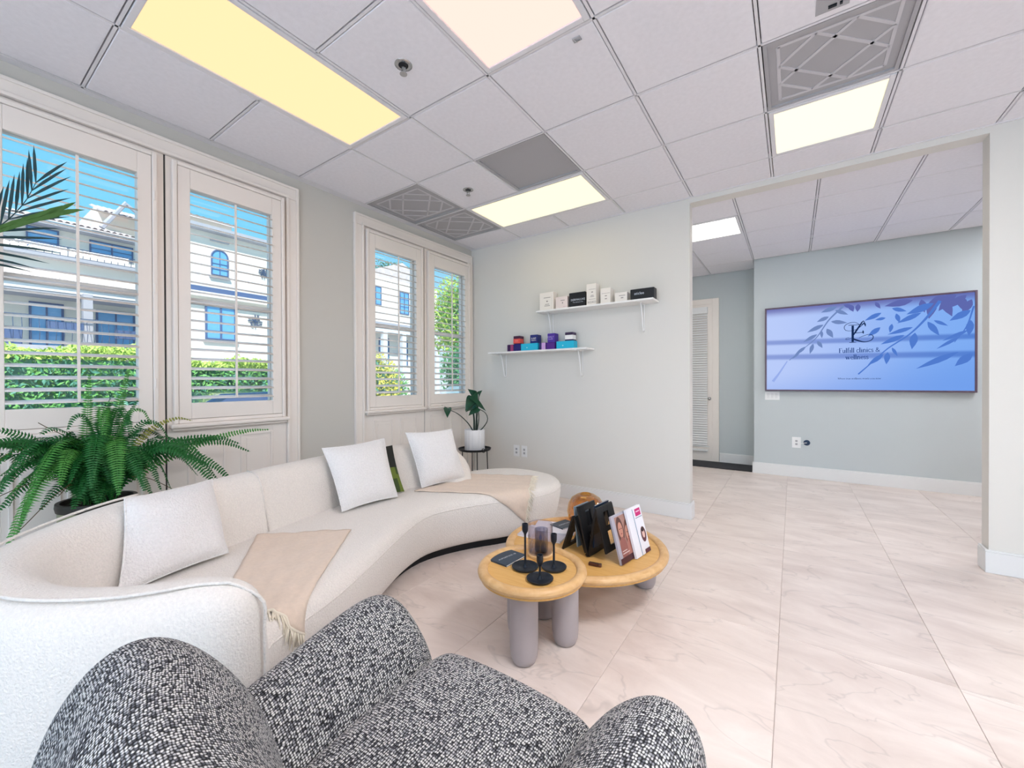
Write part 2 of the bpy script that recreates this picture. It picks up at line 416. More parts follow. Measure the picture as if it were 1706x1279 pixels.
for y in by[1:-1]: bar_run(y, 1.2, XR if y < 5.9 else 2.89, False, .0065)
obj('ceiling_grid_bar', MB().box(0, .05, YF, YB, H, H+.03), M_grid, ce)      # wide strip along the window wall
obj('ceiling_grid_bar', MB().box(0, OX0, YB-.018, YB, H-.004, H+.03), M_grid, ce)
obj('ceiling_grid_bar', MB().box(OX0, XR, YB-.018, YB, H-.004, H+.03), M_grid, ce)

# ---- walls
LC = [-.0247, .7544, 2.207, 2.987]           # centres (Y) of the four louvred leaves
HW, HZ0, HZ1 = .302, 1.06, 2.585             # half width and height range of each glazed hole
wl = MB(); edges = [YF]+[v for c in LC for v in (c-HW, c+HW)]+[YB+T]
for i in range(0, len(edges), 2): wl.box(-.075, 0, edges[i], edges[i+1], 0, H+.16)
for c in LC: wl.box(-.075, 0, c-HW, c+HW, 0, HZ0); wl.box(-.075, 0, c-HW, c+HW, HZ1, H+.16)
tag(obj('wall_left', wl, M_wall), kind='structure')
tag(obj('wall_back', MB().box(0, OX0, YB, YB+T, 0, H+.16), M_wallw), kind='structure')
tag(obj('wall_right', MB().box(OX1, XR, YB, YB+T, 0, H+.16), M_wallw), kind='structure')
tag(obj('trim_1', MB().box(OX0, OX1, YB, YB+T, H-.045, H+.16), M_wallw), kind='structure')
tag(obj('wall_east', MB().box(XR, XR+.15, YF-.1, 6.7, 0, H+.16), M_wall), kind='structure')
tag(obj('wall_far', MB().box(2.89, XR, YT, YT+.5, 0, H+.16).box(2.89, 3.0, YT+.5, 6.6, 0, H+.16), M_wallb), kind='structure')
tag(obj('wall_hall', MB().box(1.1, 2.89, 6.45, 6.6, 0, H+.16).box(1.05, 1.2, YB+T, 6.6, 0, H+.16), M_wallb), kind='structure')
wf = MB().box(-.24, .5, YF-.12, YF, 0, H+.16).box(6.7, XR+.1, YF-.12, YF, 0, H+.16).box(.5, 6.7, YF-.12, YF, 2.75, H+.16).box(.5, 6.7, YF-.12, YF, 0, .25)
tag(obj('wall_front', wf, M_wall), kind='structure')
w3 = struct('added_window', (3.6, YF-.05, 0))  # made-up glazing out of view, added for the fill lamp
for a in range(5): obj('mullion', MB().box(.5+1.55*a-.03*(a > 0), .5+1.55*a+.03*(a < 4), YF-.09, YF-.03, .25, 2.75), M_trim, w3)
for a in range(4): obj('pane', MB().box(.53+1.55*a, 2.02+1.55*a, YF-.065, YF-.055, .25, 2.75), M_glass, w3)

def baseboard(name, x0, x1, y0, y1):
    b = MB().box(x0, x1, y0, y1, 0, .135); b.box(x0+(.003 if x1-x0 < .1 else 0), x1-(.003 if x1-x0 < .1 else 0), y0+(.004 if y1-y0 < .1 else 0), y1, .135, .148)
    return tag(obj(name, b, M_base, bevel=.003), kind='structure')
baseboard('baseboard_back', 0, OX0+.018, YB-.018, YB)
baseboard('baseboard_back_return', OX0, OX0+.018, YB, YB+T)
baseboard('baseboard_right', OX1-.02, XR, YB-.02, YB)
baseboard('baseboard_right_return', OX1-.02, OX1, YB, YB+T)
baseboard('baseboard_far', 2.872, XR, YT-.018, YT)
baseboard('baseboard_hall', 2.4, 2.872, 6.432, 6.45)
baseboard('baseboard_jog', 2.872, 2.89, YT, 6.432)
baseboard('baseboard_left', 0, .018, 1.235, 1.74)

# ---- windows: two pairs of glazed leaves with plantation shutters
LZ0, LZ1, NL = 1.122, 2.532, 22
lou = MB()
ring = [(.0325*math.cos(a), .0048*math.sin(a)) for a in [2*PI*k/10 for k in range(10)]]
lou.loft([[(x, -.257, z) for x, z in ring], [(x, .257, z) for x, z in ring]])
lou.uv = {}
ME_lou = meshdata('louver', lou, M_trim, True)
def rect_frame(mb, X0, X1, y0, y1, z0, z1, wd, wz0=None, wz1=None):
    a = wd; b = wz0 if wz0 is not None else wd; c = wz1 if wz1 is not None else wd
    mb.box(X0, X1, y0, y0+a, z0, z1).box(X0, X1, y1-a, y1, z0, z1).box(X0, X1, y0+a, y1-a, z0, z0+b).box(X0, X1, y0+a, y1-a, z1-c, z1); return mb
def window(name, y0, y1, ym, cs):
    W = struct(name, (0, (y0+y1)/2, 0))
    zt = 2.815
    cas = MB()
    for (a, b) in ((y0, y0+.10), (y1-.10, y1)): cas.box(0, .022, a, b, 0, zt-.1)
    cas.box(0, .022, y0, y1, zt-.1, zt)
    obj('casing', cas, M_trim, W, bevel=.006)
    bead = MB()
    for (a, b) in ((y0+.078, y0+.1), (y1-.1, y1-.078)): bead.box(.022, .034, a, b, 0, zt-.1)
    bead.box(.022, .034, y0+.078, y1-.078, zt-.1, zt-.078)
    bead.box(.022, .032, y0, y0+.02, 0, zt).box(.022, .032, y1-.02, y1, 0, zt).box(.022, .032, y0+.02, y1-.02, zt-.02, zt)
    obj('casing_bead', bead, M_trim, W, bevel=.004)
    obj('door_gap', MB().box(.001, .004, ym-.006, ym+.006, 0, zt-.1), M_seam, W)
    for i, c in enumerate(cs):
        a, b = (y0+.102, ym-.005) if i == 0 else (ym+.005, y1-.102)
        lf = MB(); lf.box(.0, .012, a, c-.27, 0, zt-.102).box(.0, .012, c+.27, b, 0, zt-.102).box(0, .012, c-.27, c+.27, 0, 1.10).box(0, .012, c-.27, c+.27, 2.555, zt-.102)
        obj('door_leaf', lf, M_trim, W, bevel=.002)
        m1 = (a+b)/2
        for (p, q) in ((m1-.27, m1-.045), (m1+.045, m1+.27)):
            fr = MB(); rect_frame(fr, .012, .02, p, q, .14, .885, .018); fr.box(.012, .018, p+.04, q-.04, .18, .845)
            obj('raised_panel', fr, M_trim, W, bevel=.005)
        # shutter: outer frame, panel frame, louvers, tilt rod
        of = MB(); rect_frame(of, .012, .05, c-.352, c+.352, .985, 2.69, .026)
        obj('shutter_surround', of, M_trim, W, bevel=.006)
        sl = MB().box(.012, .078, c-.372, c+.372, .958, .985).box(.012, .055, c-.36, c+.36, .94, .958)
        obj('shutter_sill', sl, M_trim, W, bevel=.008)
        sf = MB(); rect_frame(sf, .016, .044, c-.324, c+.324, 1.013, 2.662, .067, 1.118-1.013, 2.662-2.535)
        sh = obj('shutter', sf, M_trim, W, bevel=.003)
        gap = MB(); rect_frame(gap, .0125, .018, c-.328, c+.328, 1.009, 2.666, .006); obj('shutter_gap', gap, M_seam, sh)
        for k in range(NL):
            z = LZ0+(k+.5)*(LZ1-LZ0)/NL
            piece('louver', ME_lou, sh, (.03, c, z), rot=(0, math.radians(17), 0))
        obj('tilt_rod', MB().box(.064, .073, c-.006, c+.006, 1.15, 2.51), M_trim, sh)
        for hz in (1.25, 1.84, 2.42):
            obj('hinge', MB().tube([(.05, c+.337, hz-.03), (.05, c+.337, hz+.03)], .005, 8), M_trim, sh)
        # glazed opening behind
        jb = MB(); rect_frame(jb, -.078, .0, c-HW-.001, c+HW+.001, HZ0-.001, HZ1+.001, .010); obj('jamb', jb, M_trim, W)
        sa = MB(); rect_frame(sa, -.072, -.035, c-HW+.010, c+HW-.010, HZ0+.010, HZ1-.010, .022); sa.box(-.072, -.035, c-HW+.032, c+HW-.032, 1.79, 1.83)
        s = obj('sash', sa, M_trim, W, bevel=.003)
        obj('pane', MB().box(-.056, -.051, c-HW+.032, c+HW-.032, HZ0+.032, HZ1-.032), M_glass, s)
    return W
window('window_1', -.475, 1.228, .372, LC[:2])
window('window_2', 1.74, 3.405, 2.606, LC[2:])

# ---- hall door with slatted blind
D = struct('door_1', (1.95, 6.45, 0))
obj('casing', MB().box(2.30, 2.395, 6.425, 6.45, 0, 2.53).box(1.45, 1.54, 6.425, 6.45, 0, 2.53).box(1.54, 2.30, 6.425, 6.45, 2.44, 2.53), M_trim, D, bevel=.006)
dl = obj('door_leaf', MB().box(1.54, 2.30, 6.43, 6.45, .01, 2.44), M_trim, D)
obj('door_handle', MB().lathe([(0, 0), (.022, .004), (.026, .02), (.014, .03), (.012, .05)], (0, 0, 0), 16).move(Matrix.Translation((2.265, 6.375, .98)) @ Matrix.Rotation(-PI/2, 4, 'X')), M_chrome, dl, smooth=True)
bl = obj('blind', MB().box(1.58, 2.24, 6.385, 6.428, 2.30, 2.40).box(1.58, 2.24, 6.39, 6.425, .16, .19).box(1.56, 2.26, 6.40, 6.428, .23, .245), M_plate, D, bevel=.004)
ME_sl = meshdata('blind_slat', MB().obox((0, 0, 0), (.325, 0, 0), (0, .012, .0145), (0, -.0012, .001)), M_plate)
for k in range(56): piece('blind_slat', ME_sl, bl, (1.91, 6.408, .27+k*.0365))

# ================================================================== CEILING FIXTURES
cols = {0: (.95, .62, .34, 1), 1: (1.1, .60, .52, 1), 2: (1.3, 1.08, .56, 1), 3: (1.3, 1.15, .62, 1), 4: (.8, .8, .85, 1), 5: (1.6, 1.6, 1.7, 1), 6: (20, 20, 20.4, 1), 7: (7, 7.2, 7.6, 1), 8: (18, 18.2, 18.8, 1), 9: (7, 6.8, 6.2, 1), 10: (14, 14.2, 14.8, 1)}
li = 0
where = {0: 'long yellow-glowing ceiling light nearest the shuttered windows', 1: 'pinkish-white ceiling light cut by the top edge of the picture',
         2: 'long ceiling light nearest the wall shelves, beside the two patterned vents', 3: 'square ceiling light beside the large patterned vent',
         4: 'added fill panel over the room behind, above the left side', 5: 'added fill panel over the room behind, in the middle', 6: 'added fill panel right of the picture, level with the armchair',
         7: 'added fill panel over the far right of the room behind', 8: 'added fill panel by the east wall', 9: 'small bright ceiling light in the next room beyond the opening', 10: 'added fill panel in the next room right of the opening'}
gi = 0
for (x0, x1, y0, y1, kind) in panels:
    mx, my = (x0+x1)/2, (y0+y1)/2
    if kind == 'light':
        t = thing('ceiling_light', where[li], 'ceiling light', (mx, my, H), 'flat panel ceiling lights')  # covers the visible fixtures and the added fill panels
        fr = MB(); g = .012
        for q in ((x0+g, x0+g+.028, y0+g, y1-g), (x1-g-.028, x1-g, y0+g, y1-g), (x0+g+.028, x1-g-.028, y0+g, y0+g+.028), (x0+g+.028, x1-g-.028, y1-g-.028, y1-g)):
            fr.box(*q, H-.004, H+.04)
        obj('light_frame', fr, M_grid, t, bevel=.003)
        obj('diffuser', MB().box(x0+.04, x1-.04, y0+.04, y1-.04, H+.004, H+.012), emit('panel_glow_%d' % li, cols.get(li, (1, .95, .8, 1)), PANEL), t)
        li += 1
    else:
        lab = ['large patterned ceiling vent cut by the top edge, beside a square light', 'plain grey ceiling grille beside the long light near the shelves',
               'patterned grey ceiling vent by the windows, the one farther from the shelf wall', 'patterned grey ceiling vent by the windows, the one nearer the shelf wall'][gi]
        t = thing('ceiling_vent', lab, 'ceiling vent', (mx, my, H), 'ceiling vents'); gi += 1
        fr = MB()
        for q in ((x0+.012, x0+.03, y0+.012, y1-.012), (x1-.03, x1-.012, y0+.012, y1-.012), (x0+.03, x1-.03, y0+.012, y0+.03), (x0+.03, x1-.03, y1-.03, y1-.012)):
            fr.box(*q, H+.002, H+.05)
        obj('vent_frame', fr, M_vent, t)
        obj('perforated_plate', MB().box(x0+.03, x1-.03, y0+.03, y1-.03, H+.012, H+.018), M_vent, t)
        if kind == 'vent':
            a, b = x0+.075, x1-.075; c, d = y0+.075, y1-.075; zz = H+.009
            fm = MB(); wd = .008
            fm.box(a, b, c-wd, c+wd, zz, H+.013).box(a, b, d-wd, d+wd, zz, H+.013).box(a-wd, a+wd, c, d, zz, H+.013).box(b-wd, b+wd, c, d, zz, H+.013)
            obj('deflector_border', fm, M_ventbar, t)
            def strip(u0, v0, u1, v1):
                p = Vector((a+(b-a)*u0, c+(d-c)*v0, zz+.002)); q = Vector((a+(b-a)*u1, c+(d-c)*v1, zz+.002)); dd = (q-p)
                obj('deflector_bar', MB().obox((p+q)/2, dd/2, Vector((-dd.y, dd.x, 0)).normalized()*.008, (0, 0, .0025)), M_ventbar, t)
            k = 1/3
            for (q) in ((0, k, k, 0), (0, 2*k, 2*k, 0), (k, 1, 1, k), (2*k, 1, 1, 2*k), (0, 2*k, k, 1), (0, k, 2*k, 1), (k, 0, 1, 2*k), (2*k, 0, 1, k)):
                # leave the middle of the plate free, as on the real deflector
                m0 = (q[0]+.5*(q[2]-q[0]), q[1]+.5*(q[3]-q[1]))
                strip(*q)
def sprinkler(x, y, lab, r=.045):
    t = thing('sprinkler', lab, 'sprinkler', (x, y, H), 'fire sprinklers in the ceiling')
    obj('escutcheon', MB().lathe([(.018, .0), (r*.6, -.004), (r, -.002), (r, .001)], (x, y, H), 24), M_chrome, t, smooth=True)
    obj('recess', MB().disc((x, y, H-.0045), r*.55, 20, False), M_black, t)
    obj('nozzle', MB().tube([(x, y, H), (x, y, H-.022)], .009, 10).tube([(x-.012, y, H-.02), (x-.008, y, H-.045)], .003, 6).tube([(x+.012, y, H-.02), (x+.008, y, H-.045)], .003, 6), M_chrome, t)
    obj('deflector', MB().lathe([(0, -.046), (.019, -.046), (.019, -.049), (0, -.049)], (x, y, H), 16), M_chrome, t)
sprinkler(1.658, .91, 'ceiling sprinkler between the yellow light and the top centre light')
sprinkler(1.03, 2.156, 'ceiling sprinkler beside the patterned vents near the windows')
t = thing('ceiling_sensor', 'small grey hook plate on a tile beside the top centre light', 'sensor', (2.467, 1.276, H))
obj('plate', MB().box(2.45, 2.49, 1.262, 1.29, H-.006, H), M_vent, t, bevel=.002); obj('hook', MB().tube([(2.46, 1.27, H-.006), (2.47, 1.276, H-.016), (2.482, 1.284, H-.006)], .003, 6), M_chrome, t)
t = thing('access_plate', 'worn grey patch plate on a tile beside the large patterned vent', 'plate', (3.45, 1.72, H))
obj('plate', MB().box(3.41, 3.53, 1.66, 1.78, H-.003, H), M_vent, t); obj('latch', MB().box(3.455, 3.485, 1.745, 1.757, H-.01, H-.003).box(3.495, 3.505, 1.745, 1.757, H-.01, H-.003), M_black, t)

# ================================================================== WALL FITTINGS
def plate(x, y, z, wd, ht, lab, name, n):
    t = thing(name, lab, 'switch plate' if 'switch' in name else 'outlet', (x, y, z))
    obj('cover', MB().box(x-wd/2, x+wd/2, y-.006, y, z-ht/2, z+ht/2), M_plate, t, bevel=.002)
    for k in range(n):
        cx0 = x+(k-(n-1)/2)*.045
        if 'switch' in name: obj('rocker', MB().box(cx0-.016, cx0+.016, y-.009, y-.006, z-.033, z+.033), M_base, t, bevel=.001)
        else:
            for s in (-.02, .02): obj('socket', MB().box(cx0-.012, cx0+.012, y-.0075, y-.006, z+s-.012, z+s+.012).box(cx0-.006, cx0-.003, y-.0079, y-.0075, z+s-.005, z+s+.005).box(cx0+.003, cx0+.006, y-.0079, y-.0075, z+s-.005, z+s+.005), [M_vent], t)
    return t
plate(.675, YB, .45, .08, .13, 'white wall outlet under the shelves, the left of the pair', 'wall_outlet', 1)
plate(.782, YB, .45, .075, .13, 'white wall outlet under the shelves, the right of the pair', 'wall_outlet', 1)
plate(3.10, YT, 1.055, .165, .115, 'white three-gang switch plate under the left corner of the screen', 'switch_plate', 3)
plate(3.365, YT, .45, .095, .14, 'white wall outlet below the screen with a dark cable knob beside it', 'wall_outlet', 1)
t = thing('cable_port', 'round dark blue cable port beside the outlet below the screen', 'cable port', (3.47, YT, .455))
obj('bezel', MB().lathe([(0, .012), (.022, .012), (.034, .006), (.036, 0)], (0, 0, 0), 20).move(Matrix.Translation((3.475, YT, .455)) @ Matrix.Rotation(PI/2, 4, 'X')), mat('port_blue', lin(28, 52, 84), .4), t, smooth=True)
obj('cable', MB().tube([(3.475, YT-.012, .455), (3.45, YT-.02, .452), (3.41, YT-.015, .44), (3.385, YT-.008, .43)], .004, 6), M_plate, t)

def rug(): 
    t = thing('door_mat', 'dark charcoal mat in front of the hall door', 'mat', (2.3, 6.2, 0))
    obj('pile', MB().box(1.75, 2.866, 5.965, 6.425, 0, .012), mat('charcoal_mat', lin(62, 62, 66), .95, bump=(300, .8, .004)), t, bevel=.004)
    obj('border', MB().box(1.73, 2.868, 5.95, 5.968, 0, .008), mat('mat_rubber', lin(40, 40, 42), .7), t)
rug()
# ================================================================== SCREEN ON THE FAR WALL
def screen_mat():
    m = bpy.data.materials.new('screen_picture'); m.use_nodes = True; n = m.node_tree.nodes; l = m.node_tree.links; n.clear()
    o = n.new('ShaderNodeOutputMaterial'); e = n.new('ShaderNodeEmission'); l.new(e.outputs[0], o.inputs[0])
    t = n.new('ShaderNodeTexCoord'); s = n.new('ShaderNodeSeparateXYZ'); l.new(t.outputs['Generated'], s.inputs[0])
    def mrange(src, a, b, c, d, smooth=True):
        r = n.new('ShaderNodeMapRange'); r.interpolation_type = 'SMOOTHSTEP' if smooth else 'LINEAR'
        for i, v in enumerate((a, b, c, d)): r.inputs[i+1].default_value = v
        l.new(src, r.inputs[0]); return r.outputs[0]
    def mix(f, a, b):
        x = n.new('ShaderNodeMix'); x.data_type = 'RGBA'; l.new(f, x.inputs[0])
        for i, c in ((6, a), (7, b)):
            if isinstance(c, tuple): x.inputs[i].default_value = c
            else: l.new(c, x.inputs[i])
        return x.outputs[2]
    def op(k, a, b=None):
        x = n.new('ShaderNodeMath'); x.operation = k
        for i, c in enumerate((a, b)):
            if c is None: continue
            if isinstance(c, (int, float)): x.inputs[i].default_value = c
            else: l.new(c, x.inputs[i])
        return x.outputs[0]
    X, Z = s.outputs['X'], s.outputs['Z']
    base = mix(mrange(X, 0, 1, 0, 1), lin(186, 204, 250), lin(128, 174, 244))
    low = mrange(op('ADD', op('MULTIPLY', X, .35), op('MULTIPLY', Z, -1)), -.25, .3, 0, .55)
    base = mix(low, base, lin(104, 150, 232))
    for zc, wd in ((.585, .035), (.405, .038)):
        d = op('ABSOLUTE', op('SUBTRACT', Z, op('ADD', zc, op('MULTIPLY', X, -.03))))
        base = mix(mrange(d, wd*.3, wd*1.3, .75, 0), base, mix(X, lin(120, 140, 206), lin(66, 112, 200)))
    top = mrange(Z, .88, 1.0, 0, .85)
    base = mix(top, base, lin(98, 98, 168))
    l.new(base, e.inputs[0]); e.inputs[1].default_value = .62
    return m
SX0, SX1, SZ0, SZ1 = 3.02, 4.955, 1.118, 2.216
tv = thing('display_screen', 'large wide wall screen showing leafy shadows and a clinic name', 'screen', ((SX0+SX1)/2, YT, SZ0))
fr = MB(); rect_frame(fr, 0, 1, 0, 1, 0, 1, .1); fr = MB()
def xz_frame(mb, x0, x1, z0, z1, ya, yb, wd):
    mb.box(x0, x0+wd, ya, yb, z0, z1).box(x1-wd, x1, ya, yb, z0, z1).box(x0+wd, x1-wd, ya, yb, z0, z0+wd).box(x0+wd, x1-wd, ya, yb, z1-wd, z1); return mb
obj('bezel', xz_frame(fr, SX0, SX1, SZ0, SZ1, YT-.055, YT-.002, .02), mat('screen_bezel', lin(96, 78, 96), .35), tv, bevel=.003)
pane = obj('display', MB().box(SX0+.02, SX1-.02, YT-.046, YT-.005, SZ0+.02, SZ1-.02), screen_mat(), tv)
DW, DH = SX1-SX0-.04, SZ1-SZ0-.04
def scr(u, v, k=0): return Vector((SX0+.02+u*DW, YT-.0462-.0004*k, SZ0+.02+v*DH))
E_leafL = emit('print_leaf_grey', lin(112, 136, 188), .64); E_leafR = emit('print_leaf_blue', lin(80, 122, 204), .64); E_leafT = emit('print_leaf_dark', lin(94, 104, 172), .64); E_ink = emit('print_ink', lin(22, 44, 86), .64); E_faint = emit('print_faint', lin(150, 172, 232), .64)
def leaf_pts(u, v, ln, wd, ang, k):
    """pointed leaf from (u,v) along ang; lengths as fractions of the display width"""
    c, s_ = math.cos(ang), math.sin(ang); out = []; u = u+.22*u*(1-u)
    for t, h in ((0, 0), (.12, .5), (.3, .95), (.5, 1), (.72, .66), (.88, .28), (1, 0), (.88, -.28), (.72, -.66), (.5, -1), (.3, -.95), (.12, -.5)):
        x, y = t*ln, h*wd; out.append(scr(u+(x*c-y*s_), v+(x*s_+y*c)*DW/DH, k))
    return out
def leaves(name, specs, m, k):
    mb = MB()
    for q in specs: mb.add(leaf_pts(*q, k), [list(range(12))])
    return obj(name, mb, m, pane)
def stem(mb, pts, wd, k): return stroke(mb, [(u+.22*u*(1-u), v) for u, v in pts], wd, k)
def stroke(mb, pts, wd, k):
    """flat pen stroke; wd a number or per-point list, fraction of width"""
    P = smooth_curve([Vector((u, v*DH/DW, 0)) for u, v in pts], 28); n = len(P); L = []; Rr = []
    for i, p in enumerate(P):
        t = (P[min(n-1, i+1)]-P[max(0, i-1)]).normalized(); q = Vector((-t.y, t.x, 0)); f = i/(n-1)
        if isinstance(wd, (list, tuple)):
            g = f*(len(wd)-1); a = int(min(len(wd)-2, g)); ww = wd[a]+(wd[a+1]-wd[a])*(g-a)
        else: ww = wd
        L.append(p+q*ww/2); Rr.append(p-q*ww/2)
    c = lambda p: scr(p.x, p.y*DW/DH, k)
    mb.add([c(p) for p in L]+[c(p) for p in Rr], [(i, i+1, n+i+1, n+i) for i in range(n-1)]); return mb
D2 = lambda d: d*PI/180
leaves('printed_sprig', [(.33, .93, .075, .012, D2(-28), ), (.30, .86, .07, .012, D2(205)), (.31, .80, .085, .013, D2(-10)), (.275, .77, .10, .013, D2(207)), (.29, .72, .07, .015, D2(-62)), (.265, .70, .05, .008, D2(-88)),
    (.245, .66, .09, .011, D2(212)), (.245, .58, .055, .011, D2(-60)), (.225, .55, .07, .011, D2(-105)), (.19, .52, .085, .010, D2(222)), (.16, .45, .06, .006, D2(225)), (.34, 1.0-.03, .09, .014, D2(200))], E_leafL, 1)
mb = MB(); stem(mb, [(.37, .97), (.30, .82), (.24, .62), (.17, .48), (.11, .36)], [.012, .008, .006, .004, .004], 1); obj('printed_stem', mb, E_leafL, pane)
leaves('printed_top_foliage', [(.40, .98, .05, .014, D2(-70)), (.44, .98, .05, .013, D2(-95)), (.37, .985, .06, .012, D2(-25)), (.52, .985, .05, .01, D2(-60)), (.70, .97, .13, .02, D2(190)), (.80, .97, .12, .022, D2(-100)), (.84, .97, .12, .022, D2(-70)), (.89, .98, .10, .02, D2(-125)), (.93, .97, .09, .02, D2(-80)), (.96, .98, .11, .02, D2(-140)), (.985, .93, .09, .018, D2(-115)), (.86, .985, .08, .02, D2(-155)), (.91, .985, .07, .02, D2(200)), (.74, .97, .08, .016, D2(-80))], E_leafT, 1)
leaves('printed_branch', [(.55, .86, .09, .013, D2(208)), (.57, .80, .05, .009, D2(190)), (.60, .90, .07, .012, D2(-20)), (.62, .84, .06, .011, D2(-75)), (.60, .73, .055, .010, D2(-100)), (.545, .70, .08, .014, D2(222)), (.74, .83, .12, .014, D2(207)), (.80, .92, .13, .02, D2(205)), (.77, .73, .10, .015, D2(-60)), (.70, .68, .12, .012, D2(198)), (.80, .74, .07, .009, D2(-32)),
    (.66, .60, .12, .014, D2(205)), (.71, .62, .10, .018, D2(-98)), (.60, .47, .06, .008, D2(-65)), (.58, .42, .075, .014, D2(-95)), (.56, .40, .10, .013, D2(222)), (.98, .82, .10, .018, D2(212)), (.97, .62, .12, .010, D2(208)), (.93, .56, .12, .009, D2(215)), (.92, .40, .2, .016, D2(208)), (.99, .38, .1, .02, D2(225)), (.98, .72, .09, .016, D2(-95))], E_leafR, 2)
mb = MB(); stem(mb, [(.83, .94), (.76, .76), (.68, .60), (.58, .46), (.50, .30), (.44, .18)], [.016, .012, .008, .007, .005, .008], 2); stem(mb, [(1.0-.005, .86), (.96, .66), (.90, .5)], [.008, .006, .003], 2); obj('printed_stem', mb, E_leafR, pane)
mb = MB(); stem(mb, [(.10, .35), (.06, .2), (.03, .10)], [.006, .010, .016], 1); obj('printed_faint_stem', mb, E_faint, pane)
# monogram
lg = MB()
def mono(px, py):                                       # point of the enlarged logo sketch -> screen fractions
    return (.43+(1370+px*130/1279-1408)*.00295, (650-(520+py*130/1279))/146.0)
ST = lambda pts, wd, k=4: stroke(lg, [mono(*p) for p in pts], [q*1.5 for q in wd] if isinstance(wd, list) else wd*1.45, k)
ST([(497, 220), (497, 300), (497, 400), (497, 490)], .0080); ST([(440, 495), (500, 497), (555, 495)], .0022); ST([(425, 213), (480, 210), (560, 212), (640, 208)], .0024)
ST([(600, 205), (540, 170), (450, 172), (375, 205), (355, 250), (385, 295), (470, 305), (560, 285), (640, 230), (690, 175), (685, 155), (655, 165), (610, 230), (540, 330), (505, 380)], [.0016, .0018, .0022, .0022, .002, .0018, .0016, .002, .0022, .003, .004, .005, .006, .0062, .004])
ST([(640, 210), (690, 200), (705, 245)], [.002, .006, .002]); ST([(520, 345), (600, 342), (665, 340)], .0026); ST([(665, 305), (667, 340), (670, 365)], [.001, .006, .001])
ST([(440, 415), (390, 425), (385, 445), (430, 440), (470, 425), (500, 425)], .0016)
ST([(510, 440), (570, 465), (680, 495), (780, 480), (825, 440), (820, 400), (760, 378), (680, 395), (600, 425)], [.006, .006, .004, .003, .003, .0025, .002, .0018, .0015])
obj('printed_monogram', lg, E_ink, pane)
